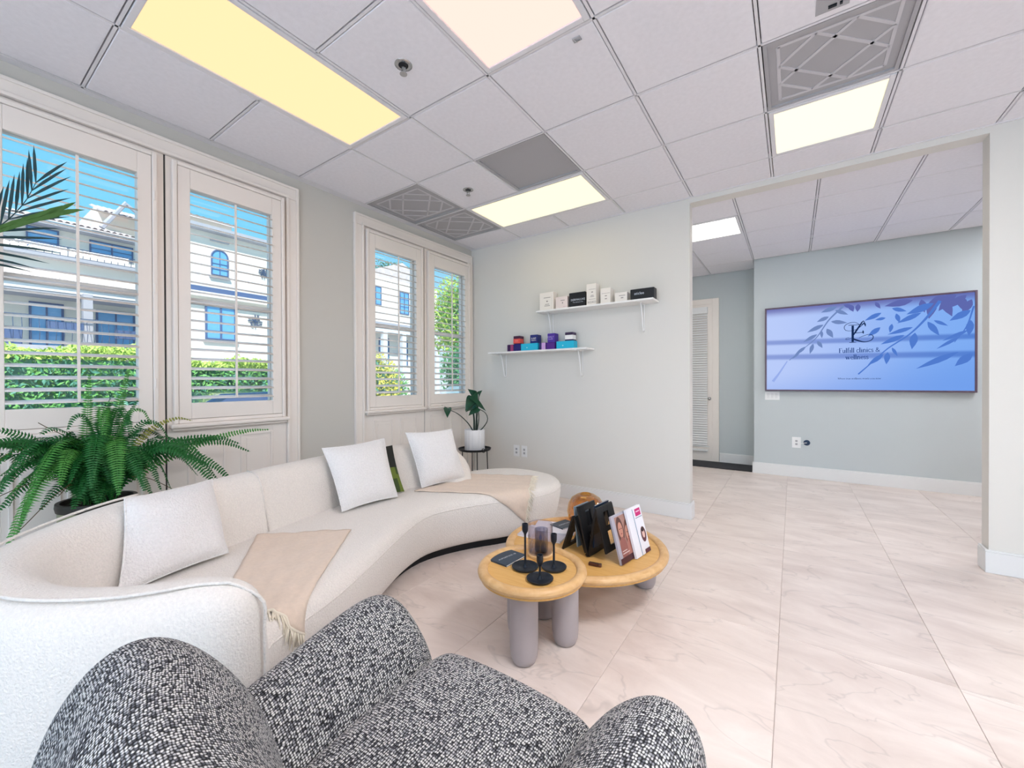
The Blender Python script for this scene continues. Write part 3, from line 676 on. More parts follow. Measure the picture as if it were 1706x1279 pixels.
# clinic name in a roman letter built from strokes: x 0..advance, y 0..1 (x-height .62)
xh = .62; TK, TN = .12, .045
G = {'F': (.62, [([(.14, 0), (.14, 1)], TK), ([(.02, 1), (.55, 1)], TN), ([(.55, 1), (.56, .82)], TN), ([(.14, .52), (.42, .52)], TN), ([(.02, 0), (.28, 0)], TN)]),
     'u': (.62, [([(.12, xh), (.12, .2), (.2, .02), (.36, .03), (.46, .15)], .08), ([(.47, xh), (.47, 0)], TK), ([(.02, xh), (.14, xh)], TN), ([(.37, xh), (.5, xh)], TN), ([(.47, 0), (.6, .02)], TN)]),
     'l': (.30, [([(.14, 0), (.14, 1.05)], TK), ([(.02, 1.02), (.14, 1.05)], TN), ([(.02, 0), (.27, 0)], TN)]),
     'f': (.36, [([(.14, 0), (.14, .85), (.22, 1.03), (.38, 1.0)], .1), ([(.02, xh), (.3, xh)], TN), ([(.02, 0), (.28, 0)], TN)]),
     'i': (.30, [([(.14, 0), (.14, xh)], TK), ([(.02, xh-.02), (.14, xh)], TN), ([(.02, 0), (.27, 0)], TN), ([(.1, .86), (.19, .86)], .1)]),
     'c': (.50, [([(.45, .52), (.3, .63), (.12, .52), (.07, .3), (.14, .1), (.3, .0), (.46, .1)], .08)]),
     'n': (.64, [([(.14, 0), (.14, xh)], TK), ([(.14, .46), (.26, .61), (.4, .6), (.48, .46), (.49, 0)], .09), ([(.02, 0), (.26, 0)], TN), ([(.38, 0), (.61, 0)], TN), ([(.02, .6), (.14, .62)], TN)]),
     's': (.44, [([(.38, .5), (.24, .62), (.08, .54), (.1, .4), (.32, .25), (.37, .12), (.22, 0), (.05, .1)], .075)]),
     'w': (.86, [([(.06, xh), (.24, 0)], TK), ([(.24, 0), (.42, xh)], TN), ([(.4, xh), (.58, 0)], TK), ([(.58, 0), (.78, xh)], TN), ([(0, xh), (.16, xh)], TN), ([(.34, xh), (.48, xh)], TN), ([(.68, xh), (.86, xh)], TN)]),
     'e': (.52, [([(.08, .34), (.44, .34), (.4, .55), (.26, .63), (.1, .5), (.07, .28), (.16, .06), (.32, 0), (.46, .1)], .07)]),
     '&': (.8, [([(.72, .4), (.5, .1), (.28, 0), (.08, .14), (.14, .36), (.4, .58), (.44, .8), (.32, .92), (.2, .8), (.26, .55), (.5, .2), (.74, .0)], .075)]),
     'W': (1.0, [([(.06, 1), (.28, 0)], TK), ([(.28, 0), (.5, 1)], TN), ([(.48, 1), (.7, 0)], TK), ([(.7, 0), (.92, 1)], TN)]), 'h': (.64, [([(.14, 0), (.14, 1)], TK), ([(.14, .46), (.3, .62), (.48, .46), (.49, 0)], .09)]),
     'r': (.42, [([(.14, 0), (.14, xh)], TK), ([(.14, .45), (.26, .6), (.38, .58)], .08)]), 'y': (.6, [([(.06, xh), (.28, 0)], TK), ([(.52, xh), (.28, 0), (.12, -.3)], TN)]), 'o': (.58, [([(.28, .63), (.09, .5), (.09, .14), (.28, 0), (.47, .14), (.47, .5), (.28, .63)], .08)]),
     'm': (.96, [([(.14, 0), (.14, xh)], TK), ([(.14, .46), (.3, .62), (.46, .46), (.47, 0)], .09), ([(.47, .46), (.64, .62), (.8, .46), (.81, 0)], .09)]), 't': (.36, [([(.16, .85), (.16, .1), (.34, .04)], .1), ([(.02, xh), (.32, xh)], TN)]),
     'b': (.6, [([(.12, 0), (.12, 1)], TK), ([(.12, .5), (.3, .62), (.5, .4), (.44, .08), (.26, 0), (.12, .1)], .08)]), 'g': (.56, [([(.28, .62), (.1, .5), (.12, .2), (.3, .16), (.46, .3), (.44, .54), (.28, .62)], .08), ([(.3, .16), (.44, -.1), (.26, -.28), (.08, -.16)], .07)]), ' ': (.3, [])}
def roman(mb, body, uc, vb, hgt, m_k=4, wide=1.0):
    """line of roman capitals and lower case, centred on uc with its baseline at vb; hgt as fraction of width"""
    tot = sum(G[c][0] for c in body)*hgt*wide; x = uc-tot/2
    for ch in body:
        ad, st = G[ch]
        for pts, wd in st: stroke(mb, [(x+a*hgt*wide, vb+b*hgt*DW/DH) for a, b in pts], wd*hgt*1.4, m_k)
        x += ad*hgt*wide
nm = MB(); roman(nm, 'Fulfill clinics &', .498, .43, .028, wide=1.0); roman(nm, 'wellness', .488, .352, .028, wide=1.0)
obj('printed_clinic_name', nm, emit('print_ink_soft', lin(34, 58, 108), 1), pane)
sl_ = MB(); roman(sl_, 'Where true wellness meets you now', .498, .123, .0098, wide=1.25); obj('printed_slogan', sl_, E_ink, pane)

# ================================================================== WALL SHELVES AND PRODUCT BOXES
def shelf(x0, x1, z, lab, bxs):
    t = thing('wall_shelf', lab, 'shelf', ((x0+x1)/2, YB, z), 'white wall shelves')
    obj('board', MB().box(x0, x1, YB-.20, YB, z-.018, z), M_shelf, t, bevel=.002)
    for bxp in bxs:
        loop = [(bxp, YB-.008, z-.022), (bxp, YB-.008, z-.10), (bxp, YB-.008, z-.20), (bxp, YB-.010, z-.265), (bxp, YB-.028, z-.285), (bxp, YB-.046, z-.268), (bxp, YB-.062, z-.20), (bxp, YB-.088, z-.10), (bxp, YB-.118, z-.022)]
        mb = MB().tube(smooth_curve(loop, 26), .0058, 6)
        mb.box(bxp-.012, bxp+.012, YB-.185, YB-.004, z-.0225, z-.018)
        b = obj('bracket', mb, M_shelf, t, smooth=False)
        obj('screw', MB().lathe([(0, -.004), (.005, -.003), (.006, 0)], (bxp, YB-.1, z-.0225), 8), M_chrome, b)
    return t
SU, SL = 2.008, 1.592
shelf(1.06, 2.29, SU, 'upper white wall shelf carrying white and black boxes', (1.165, 2.155))
shelf(.41, 1.645, SL, 'lower white wall shelf carrying purple and turquoise boxes', (.535, 1.515))
def carton(x0, x1, z0, z1, col, lab, name='carton', yf=3.29, dp=.085, group=None, label_col=None, text=None, bands=(), lines=(), rough=.45, tint=None):
    t = thing(name, lab, 'box', ((x0+x1)/2, yf+dp/2, z0), group)
    m = col if not isinstance(col, tuple) else mat('carton_'+str(len(MATS)), col, rough)
    body = obj('box_body', MB().box(x0, x1, yf, yf+dp, z0, z1), m, t, bevel=.0025)
    obj('lid_flap', MB().box(x0+.004, x1-.004, yf+.004, yf+dp-.004, z1-.0005, z1+.0015), m, t)
    for (a, b, c) in bands:       # coloured printed bands around the face: bottom and top fraction, colour
        obj('printed_band', MB().box(x0-.0006, x1+.0006, yf-.0006, yf+dp*.9, z0+(z1-z0)*a, z0+(z1-z0)*b), mat('band_'+str(len(MATS)), c, .45), t)
    for (cx0, cz, ww, hh, c) in lines:
        obj('printed_line', MB().box(x0+(x1-x0)*(cx0-ww/2), x0+(x1-x0)*(cx0+ww/2), yf-.0009, yf-.0004, z0+(z1-z0)*(cz-hh/2), z0+(z1-z0)*(cz+hh/2)), mat('ink_'+str(len(MATS)), c, .5), t)
    if text:
        for body_, fx, fz, sz, c in text:
            M = frame((x0+(x1-x0)*fx, yf-.0011, z0+(z1-z0)*fz), (1, 0, 0), (0, 0, 1))
            obj('printed_text', text_mb(body_, sz, M), mat('text_'+str(len(MATS)), c, .5), t)
    return t
IV = lin(244, 238, 232); GR = lin(150, 140, 138); WH = lin(246, 246, 246); BK = lin(22, 24, 30)
gU = 'product boxes on the upper shelf'
carton(1.068, 1.235, SU, 2.205, IV, 'wide white carton at the left end of the upper shelf', group=gU, lines=((.55, .72, .5, .03, GR), (.55, .52, .1, .07, GR), (.55, .36, .3, .03, GR), (.55, .28, .4, .03, GR), (.88, .45, .02, .8, lin(220, 212, 206))))
carton(1.262, 1.40, SU, 2.14, lin(240, 226, 224), 'low pale pink carton left of the black box on the upper shelf', group=gU, lines=((.6, .7, .35, .05, GR), (.6, .5, .08, .1, GR), (.8, .2, .3, .04, lin(220, 190, 200))))
carton(1.42, 1.60, SU, 2.162, BK, 'square black carton with white lettering near the middle of the upper shelf', group=gU, text=(('DERMALUXE', .55, .52, .028, lin(214, 222, 236)), ('The skincare line', .55, .36, .017, lin(190, 200, 216))))
carton(1.614, 1.716, SU, 2.228, IV, 'tallest white carton on the upper shelf', group=gU, lines=((.6, .75, .7, .012, GR), (.6, .62, .18, .04, GR), (.6, .47, .3, .02, GR), (.6, .42, .4, .02, GR), (.6, .30, .7, .012, GR)), text=(('XOXO', .55, .16, .03, lin(120, 112, 110)),))
carton(1.762, 1.865, SU, 2.165, IV, 'medium white carton between the tallest white one and the low white one', group=gU, lines=((.55, .68, .8, .015, GR), (.55, .52, .2, .05, GR), (.55, .34, .2, .05, GR)))
carton(1.908, 2.03, SU, 2.105, IV, 'low white carton just left of the long black box', group=gU, lines=((.6, .68, .5, .05, GR), (.6, .45, .2, .08, GR)))
carton(2.065, 2.285, SU, 2.112, BK, 'long black carton at the right end of the upper shelf', group=gU, text=(('aticlee', .38, .6, .036, lin(214, 222, 236)),), yf=3.275)
gL = 'product boxes on the lower shelf'
PU, NV, CY = lin(62, 30, 118), lin(38, 30, 116), lin(38, 190, 226)
carton(.636, .725, SL, 1.672, lin(66, 26, 84), 'dark purple carton with pink stripes at the left end of the lower shelf', group=gL, lines=((.62, .5, .12, 1, lin(214, 90, 150)), (.85, .5, .16, 1, lin(190, 70, 130))))
carton(.727, .816, SL, 1.674, NV, 'deep blue carton under the coral one on the lower shelf', group=gL)
carton(.722, .808, 1.676, 1.765, lin(70, 24, 62), 'small coral and plum carton stacked on the deep blue one', group=gL, bands=((.08, .66, lin(238, 88, 82)),), lines=((.5, .4, .5, .2, lin(246, 120, 110)),))
carton(.826, 1.042, SL, 1.672, CY, 'turquoise carton under the navy one on the lower shelf', group=gL, lines=((.37, .45, .05, .14, lin(190, 240, 250)),), yf=3.285)
carton(.944, 1.036, 1.6745, 1.764, lin(34, 44, 120), 'small navy carton with white lettering stacked on the left turquoise box', group=gL, text=(('SLEEP', .5, .55, .026, WH), ('support', .5, .34, .02, WH)))
carton(1.06, 1.142, SL, 1.671, lin(40, 34, 104), 'navy carton with a lilac face between the two turquoise boxes', group=gL, lines=((.66, .5, .6, 1, lin(214, 170, 226)),))
carton(1.147, 1.25, SL, 1.668, lin(84, 36, 138), 'purple carton under the taller purple one on the lower shelf', group=gL)
carton(1.163, 1.25, 1.6705, 1.764, lin(78, 48, 158), 'purple carton with lilac lettering stacked upon another purple carton', group=gL, text=(('DAILY', .45, .6, .028, lin(200, 180, 240)), ('multi', .45, .38, .028, lin(190, 170, 236))))
carton(1.272, 1.474, SL, 1.673, CY, 'turquoise carton at the right end of the lower shelf', group=gL, lines=((.38, .45, .05, .14, lin(190, 240, 250)),), yf=3.285)
carton(1.372, 1.46, 1.6755, 1.762, lin(60, 44, 78), 'small plum carton with a white label stacked on the right turquoise box', group=gL, bands=((.16, .68, WH), (.0, .14, lin(40, 38, 84))))
# ================================================================== CURVED SOFA
crest = [(.97, 2.20, .47), (.965, 2.14, .60), (.94, 2.05, .685), (.88, 1.94, .73), (.79, 1.80, .748), (.70, 1.60, .75), (.66, 1.35, .75), (.67, 1.1, .75), (.72, .85, .75), (.77, .63, .75), (.84, .33, .745), (.93, -.03, .735), (1.07, -.27, .71), (1.25, -.375, .70), (1.42, -.39, .69), (1.58, -.335, .672), (1.74, -.20, .662), (1.84, -.06, .66), (1.93, .02, .645), (1.985, .06, .60)]
CP = smooth_curve(crest, 96)
def normals(P):
    out = []
    for i in range(len(P)):
        t = P[min(len(P)-1, i+1)]-P[max(0, i-1)]; t.z = 0; t.normalize(); out.append(Vector((-t.y, t.x, 0)))
    return out
CN = normals(CP)
sofa = thing('curved_sofa', 'long curved cream boucle sofa in front of the shuttered windows', 'sofa', (1.1, 1.1, 0))
rings = []; NCP = len(CP)
for i, (p, n) in enumerate(zip(CP, CN)):
    zc = p.z; end = min(i, NCP-1-i); sc = 1.0 if end >= 5 else (.30, .62, .80, .91, .97)[end]
    prof = [(-.085, .075), (-.115, .16), (-.125, .30), (-.125, zc*.6), (-.122, zc-.16), (-.115, zc-.08), (-.095, zc-.03), (-.055, zc-.006), (0, zc), (.04, zc-.010), (.075, zc-.035), (.095, zc-.08), (.115, zc-.16), (.15, .42), (.16, .30), (.12, .12), (.08, .075)]
    rings.append([Vector((p.x, p.y, 0))+n*(o*sc)+Vector((0, 0, max(.07, z))) for o, z in prof])
mb = MB().loft(rings)
back = obj('backrest', mb, M_bouc, sofa, smooth=True, sub=1)
tip = CP[-1]+(CP[-1]-CP[-3]).normalized()*.012
pts = [p+n*(-.058 if i < NCP-6 else -.058*(NCP-1-i)/6)+Vector((0, 0, .001)) for i, (p, n) in enumerate(zip(CP, CN))][58:-2]
pts += [Vector((tip.x-.004, tip.y-.002, .585)), Vector((tip.x, tip.y, .50)), Vector((tip.x+.002, tip.y, .40)), Vector((tip.x, tip.y, .25)), Vector((tip.x-.004, tip.y, .10))]
pip = MB().tube(smooth_curve(pts, 90), .005, 6)
obj('piping', pip, M_bouc, back, smooth=True)
def seam(i):
    p, n = CP[i], CN[i]
    return MB().tube([Vector((p.x, p.y, 0))+n*o+Vector((0, 0, z)) for o, z in ((-.02, p.z+.002), (.04, p.z-.006), (.076, p.z-.033), (.097, p.z-.08), (.117, p.z-.16), (.15, .43))], .004, 6)
obj('seam', seam(46), M_bouc, back, smooth=True); obj('seam', seam(24), M_bouc, back, smooth=True)
SEAT = .425
outer = [(p.x-n.x*.085, p.y-n.y*.085) for p, n in zip(CP[10:-8:4], CN[10:-8:4])]
front = [(1.93, .04), (1.865, .16), (1.785, .418), (1.66, .68), (1.51, .966), (1.40, 1.2), (1.35, 1.40), (1.385, 1.57), (1.47, 1.75), (1.585, 1.93), (1.70, 2.15), (1.745, 2.37), (1.69, 2.58), (1.53, 2.73), (1.28, 2.79), (1.03, 2.73), (.86, 2.54), (.78, 2.28)]
poly = smooth_curve([(x, y, 0) for x, y in outer+front], 150, closed=True)
def inset(P, d):
    N = len(P); out = []
    for i in range(N):
        t = P[(i+2) % N]-P[(i-2) % N]; t.normalize(); out.append(P[i]+Vector((-t.y, t.x, 0))*d)
    return out
rings = []
for d, z in ((.10, .075), (.075, .078), (.055, .10), (.03, .17), (.008, .27), (0, .34), (.002, .37), (.012, .395), (.03, .412), (.06, .421), (.10, .425)):
    rings.append([p+Vector((0, 0, z)) for p in inset(poly, d)])
mb = MB().loft(rings)
seat = obj('seat', mb, M_bouc, sofa, smooth=True)
obj('seam', MB().tube([p+Vector((0, 0, .3655)) for p in inset(poly, .001)][30:128], .004, 6), M_bouc, seat, smooth=True)
pl = [p for p in inset(poly, .15)]
obj('plinth', MB().prism([(p.x, p.y) for p in pl], .0, .08), M_black, sofa)
SEAT_BVH = BVHTree.FromPolygons([tuple(v) for v in mb.v], [tuple(f) for f in mb.f])

# ---- cushions
def cushion(name, tl, tr, br, bl, th, m, lab, group, welt=True):
    tl, tr, br, bl = map(Vector, (tl, tr, br, bl)); N = 18
    nrm = ((tr-tl).cross(bl-tl)).normalized()
    if nrm.dot(CAM-tl) < 0: nrm = -nrm
    def q(u, v, s):
        a = abs(2*u-1); b = abs(2*v-1); h = max(0, (1-a**2.6)*(1-b**2.6))**.55
        # sides bow in a little between the corners
        pu = u+(.5-u)*.06*(1-b**2)*a**2; pv = v+(.5-v)*.06*(1-a**2)*b**2
        p = (tl*(1-pu)+tr*pu)*(1-pv)+(bl*(1-pu)+br*pu)*pv
        wob = .004*math.sin(9*u+5*v+tl.x*20)+.003*math.sin(14*v-6*u)
        return p+nrm*s*(th/2*h+wob*h)
    c = (tl+tr+br+bl)/4
    t = thing(name, lab, 'cushion', (c.x, c.y, min(p.z for p in (tl, tr, br, bl))), group)
    mb = MB()
    for s in (1, -1):
        vs = [q(i/N, j/N, s) for j in range(N+1) for i in range(N+1)]
        fs = [(j*(N+1)+i, j*(N+1)+i+1, (j+1)*(N+1)+i+1, (j+1)*(N+1)+i) for j in range(N) for i in range(N)]
        uv = [[(a/N*.45, b/N*.45) for a, b in ((i, j), (i+1, j), (i+1, j+1), (i, j+1))] for j in range(N) for i in range(N)]
        mb.add(vs, fs if s > 0 else [f[::-1] for f in fs], uv if s > 0 else [u[::-1] for u in uv])
    o = obj('cover', mb, m, t, smooth=True)
    if welt:
        e = [q(i/N, 0, 0) for i in range(N)]+[q(1, i/N, 0) for i in range(N)]+[q(1-i/N, 1, 0) for i in range(N)]+[q(0, 1-i/N, 0) for i in range(N)]
        obj('edge_seam', MB().tube(e, .004, 6, closed=True), m, t, smooth=True)
    return t
gC = 'scatter cushions on the sofa'
cushion('cushion', (1.03, -.045, .77), (.862, .325, .755), (1.115, .300, .445), (1.185, -.10, .43), .15, M_pillow, 'cream cushion at the near left end of the sofa, below the fern', gC)
cushion('cushion', (.765, .98, .815), (.83, 1.425, .835), (1.015, 1.395, .44), (.995, .975, .44), .13, M_pillow, 'white cushion in the middle of the sofa, hiding a green one', gC)
cushion('cushion', (.865, 1.60, .86), (.985, 1.985, .86), (1.075, 2.06, .445), (.98, 1.655, .44), .14, M_pillow, 'white cushion nearest the far end of the sofa back', gC)
def green_patch():
    m = mat('green_patchwork', lin(90, 108, 40), .7); n, l, b = node(m)
    uv = n.new('ShaderNodeUVMap'); mp = n.new('ShaderNodeMapping'); mp.inputs['Scale'].default_value = (16, 5.4, 1); l.new(uv.outputs[0], mp.inputs[0])
    v = n.new('ShaderNodeTexVoronoi'); v.voronoi_dimensions = '2D'; v.distance = 'CHEBYCHEV'; v.inputs['Scale'].default_value = 1; v.inputs['Randomness'].default_value = .35; l.new(mp.outputs[0], v.inputs['Vector'])
    s = n.new('ShaderNodeSeparateXYZ'); l.new(uv.outputs[0], s.inputs[0])
    r = n.new('ShaderNodeValToRGB'); r.color_ramp.interpolation = 'CONSTANT'; e = r.color_ramp.elements
    e[0].position = 0; e[0].color = lin(58, 76, 32); e[1].position = .75; e[1].color = lin(150, 156, 84)
    k = e.new(.3); k.color = lin(106, 122, 46); k = e.new(.55); k.color = lin(96, 84, 76)
    sc = n.new('ShaderNodeSeparateColor'); l.new(v.outputs['Color'], sc.inputs[0]); l.new(sc.outputs[0], r.inputs[0])
    d = n.new('ShaderNodeMath'); d.operation = 'GREATER_THAN'; d.inputs[1].default_value = .215; l.new(s.outputs['Y'], d.inputs[0])
    x = n.new('ShaderNodeMix'); x.data_type = 'RGBA'; l.new(d.outputs[0], x.inputs[0]); x.inputs[6].default_value = lin(32, 34, 30); l.new(r.outputs[0], x.inputs[7]); l.new(x.outputs[2], b.inputs['Base Color'])
    return m
cushion('cushion', (.70, 1.17, .765), (.775, 1.545, .765), (.935, 1.525, .435), (.88, 1.15, .435), .045, green_patch(), 'dark and olive green patchwork cushion half hidden behind a white cushion', gC, welt=False)

# ---- knitted throws lying over the seat and its front edge
def drape(p, out):
    """point resting on the sofa seat below p, or on its front face when p lies beyond the edge"""
    h = SEAT_BVH.ray_cast(Vector((p.x, p.y, 1)), Vector((0, 0, -1)))
    return h[0]
def throw(name, lab, bl, br, fl_, fr, len_l, len_r, nu, nv, fringe_edges, drift=((0, 0), (0, 0))):
    """bl-br far edge; fl-fr points its rows run towards; len: row length over the seat and down its front face"""
    bl, br, fl_, fr = [Vector((x, y, 0)) for x, y in (bl, br, fl_, fr)]
    t = thing(name, lab, 'throw', ((bl.x+fr.x)/2, (bl.y+fr.y)/2, SEAT), 'knitted throws on the sofa')
    rows = []
    for i in range(nu+1):
        u = i/nu; a = bl.lerp(br, u); b = fl_.lerp(fr, u); d = (b-a).normalized(); LT = len_l+(len_r-len_l)*u
        dr = Vector(drift[0]).lerp(Vector(drift[1]), u); path = []; s = 0.0
        while s < LT:
            p = a+d*s; h = SEAT_BVH.ray_cast(Vector((p.x, p.y, 1)), Vector((0, 0, -1)))
            if h[0] is None or h[0].z < .33: break
            path.append(h[0]+h[1]*.007); s += .012
        e_ = path[-1].copy(); k = 0; ins = (d-Vector((dr.x, dr.y, 0))*0).normalized()
        while s < LT:
            k += 1; s += .012; z = e_.z-.012*k
            q0 = Vector((e_.x+dr.x*.012*k, e_.y+dr.y*.012*k, z)); h = SEAT_BVH.ray_cast(q0+ins*.35, -ins)
            q = (h[0]+ins*.010) if h[0] else q0
            path.append(Vector((q.x, q.y, z)))
        # resample by arc length
        P = smooth_curve([path[k] for k in range(0, len(path)-2, 3)]+[path[-1]], nv+1)
        for k, p in enumerate(P): P[k] = p+Vector((0, 0, .0022*math.sin(k*.7+i*.45)+.002*math.sin(i*1.1)))
        rows.append(P)
    top = [p for r in rows for p in r]; N = nv+1
    fs = []
    for i in range(nu):
        for j in range(nv): fs.append((i*N+j, i*N+j+1, (i+1)*N+j+1, (i+1)*N+j))
    # orientation check
    mb = MB().add(top, fs)
    o = obj('cloth', mb, M_throw, t, smooth=True)
    md = o.modifiers.new('thick', 'SOLIDIFY'); md.thickness = .006; md.offset = 0
    for q in fringe_edges:
        E_ = [r[-1] for r in rows] if q == 'front' else (rows[-1] if q == 'right' else rows[0])
        inn = [r[-3] for r in rows] if q == 'front' else (rows[-3] if q == 'right' else rows[2])
        fb = MB(); P = smooth_curve(E_, 60); I = smooth_curve(inn, 60)
        fb.tube(P, .0055, 6)
        for k in range(60):
            p = P[k]; d = (p-I[k]).normalized()
            ln = .05+random.uniform(-.012, .014)
            dd = (d*.8+Vector((random.uniform(-.25, .25), random.uniform(-.25, .25), -.35 if q == 'front' else -.02))).normalized()
            e1 = p+dd*ln*.5; e2 = p+dd*ln+Vector((0, 0, -.006))
            if p.z > .40:
                for e_ in (e1, e2):
                    h = SEAT_BVH.ray_cast(Vector((e_.x, e_.y, 1)), Vector((0, 0, -1)))
                    if h[0] and e_.z < h[0].z+.004: e_.z = h[0].z+.004
            fb.tube([p, e1, e2], [.003, .0032, .0012], 5)
        f = obj('fringe', fb, M_fringe, t, smooth=True); f['kind'] = 'stuff'
    return t
throw('knitted_throw', 'beige fringed throw over the near part of the sofa seat', (.95, .50), (1.296, .834), (1.60, .08), (1.84, .26), .76, .84, 26, 44, ['front'])
throw('knitted_throw', 'pale beige fringed throw over the rounded far end of the sofa', (.976, 1.583), (.95, 2.24), (1.56, 1.88), (1.46, 2.49), .86, .58, 30, 40, ['front'], ((.25, .95), (0, 0)))

# ================================================================== TWEED ARMCHAIR (facing the tables, seen from behind and above)
AX, AY = 2.67, 0.0
ch = thing('tweed_armchair', 'black and white tweed armchair cut off at the bottom of the picture', 'armchair', (AX, -.1, 0))
def arm(s):
    rings = []
    prof = [(.20, .24), (.215, .34), (.235, .415), (.275, .475), (.325, .525), (.375, .562), (.42, .578), (.465, .568), (.50, .53), (.515, .46), (.50, .36), (.45, .25), (.38, .19), (.28, .19)]
    cx0 = sum(p[0] for p in prof)/len(prof); cz0 = sum(p[1] for p in prof)/len(prof)
    for y, k, dz, dx in ((-.40, .75, -.02, -.02), (-.30, 1, 0, 0), (-.18, 1, 0, 0), (-.05, 1.0, .0, .005), (.08, 1.0, .005, .012), (.2, .99, .008, .02), (.29, .965, .005, .025), (.345, .90, -.005, .022), (.378, .78, -.02, .015), (.396, .55, -.04, .0), (.402, .25, -.06, -.02)):
        rings.append([Vector((AX+s*(cx0+(x-cx0)*k+dx), AY+y, cz0+(z-cz0)*k+dz+(.045*min(1, (z-.2)/.3) if s > 0 else -(max(0, .33-y)*.19 if z > .4 else 0)))) for x, z in prof])
    if s < 0: rings = [r[::-1] for r in rings]
    return MB().loft(rings)
obj('armrest', arm(-1), M_tweed, ch, smooth=True, sub=2); obj('armrest', arm(1), M_tweed, ch, smooth=True, sub=2)
def chair_back():
    prof = [(.02, .20), (-.01, .34), (-.035, .45), (-.075, .555), (-.135, .65), (-.195, .71), (-.255, .735), (-.325, .71), (-.385, .62), (-.42, .48), (-.42, .34), (-.38, .22), (-.25, .17), (-.08, .17)]
    cy0, cz0 = -.22, .42; rings = []
    for x, k, dy in ((-.535, .30, 0), (-.53, .58, 0), (-.515, .84, 0), (-.48, .975, 0), (-.42, 1.0, .0), (-.33, 1.02, -.005), (-.2, 1.0, -.05), (0, 1.0, -.075), (.2, 1.0, -.05), (.33, 1.02, -.005), (.42, 1, 0), (.48, .975, 0), (.515, .84, 0), (.53, .58, 0), (.535, .3, 0)):
        rings.append([Vector((AX+x, AY-.03+cy0+(y-cy0)*k+dy, cz0+(z-cz0)*k)) for y, z in prof])
    return MB().loft(rings)
obj('backrest', chair_back(), M_tweed, ch, smooth=True, sub=2)
def chair_seat():
    rings = []
    for y, k, dz in ((-.16, .9, -.05), (-.12, 1, -.03), (0, 1, -.012), (.15, 1, 0), (.28, 1, .004), (.36, 1, .0), (.405, .97, -.018), (.428, .9, -.05), (.432, .75, -.09)):
        top = .442+dz
        r = []
        for x, z in ((-.25, .24), (-.255, .34), (-.245, top-.022), (-.2, top-.004), (-.1, top+.004), (0, top+.006), (.1, top+.004), (.2, top-.004), (.245, top-.022), (.255, .34), (.25, .24), (0, .23)):
            r.append(Vector((AX+x, AY+y, max(.22, z))))
        rings.append(r)
    return MB().loft(rings)
obj('seat_cushion', chair_seat(), M_tweed, ch, smooth=True, sub=2)
obj('pedestal', MB().lathe([(0, .0), (.30, .0), (.31, .008), (.29, .016), (.06, .03), (.035, .05), (.035, .21), (.12, .235), (0, .235)], (AX, -.02, 0), 40), M_black, ch, smooth=True, angle=40)

# ================================================================== TABLES
def drum_leg(parent, x, y, r, h):
    return obj('leg', MB().lathe([(0, 0), (r*.62, 0), (r*.8, .008), (r*.93, .03), (r*.985, .065), (r, .12), (r, h), (0, h)], (x, y, 0), 40), M_leg, parent, smooth=True, angle=50)
def round_table(name, cx0, cy0, R, z, rim, legs, lr, lab):
    t = thing(name, lab, 'coffee table', (cx0, cy0, 0))
    obj('tabletop', MB().lathe([(0, z-.03), (R-rim*.5, z-.03), (R-rim*.5, z), (0, z)], (cx0, cy0, 0), 72), M_wood, t)
    ring = [(R-rim+rim*math.cos(a)*1.0, z-.004+.021*math.sin(a)) for a in [2*PI*k/16 for k in range(17)]]
    obj('rim', MB().lathe(ring, (cx0, cy0, 0), 96), M_rim, t, smooth=True)
    for x, y in legs: drum_leg(t, x, y, lr, z-.028)
    return t
BT, STZ = .275, .385
round_table('coffee_table', 2.295, 1.735, .475, BT, .026, ((2.575, 1.985), (2.225, 1.365), (1.99, 1.93)), .072, 'large low round oak coffee table carrying the magazines')
round_table('side_table', 2.325, 1.085, .252, STZ, .024, ((2.335, 1.0), (2.425, 1.225), (2.205, 1.165)), .064, 'small round oak side table with three candle holders')
# ================================================================== THINGS ON THE SMALL TABLE
def booklet(x, y, z, ang, wd, ln, th, cov, lab, text=None, tcol=None, white_foot=.0, cat='booklet', name='booklet', extra=None):
    t = thing(name, lab, cat, (x, y, z)); M = Matrix.Translation((x, y, z)) @ Matrix.Rotation(ang, 4, 'Z')
    obj('pages', MB().box(-wd/2+.002, wd/2-.002, -ln/2+.002, ln/2-.002, .001, th-.001).move(M), M_plate, t)
    cm = mat('cover_'+str(len(MATS)), cov, .35)
    obj('cover', MB().box(-wd/2, wd/2, -ln/2+white_foot, ln/2, th-.001, th).box(-wd/2, wd/2, -ln/2, ln/2, 0, .001).box(-wd/2, -wd/2+.001, -ln/2, ln/2, .001, th-.001).move(M), cm, t)
    if white_foot: obj('printed_foot', MB().box(-wd/2, wd/2, -ln/2, -ln/2+white_foot, th-.001, th).move(M), M_plate, t)
    if text: obj('printed_title', text_mb(text[0], text[1], M @ Matrix.Translation((text[2], text[3], th+.0004)) @ Matrix.Rotation(text[4], 4, 'Z')), mat('title_'+str(len(MATS)), tcol, .5), t)
    return t, M
booklet(2.172, 1.103, STZ, -.20+PI/2+.12, .155, .118, .008, lin(48, 62, 78), 'small slate booklet with white lettering on the small table', ('AUPARFONS 18', .0165, .0, .0, -.12+.0), lin(226, 228, 232))
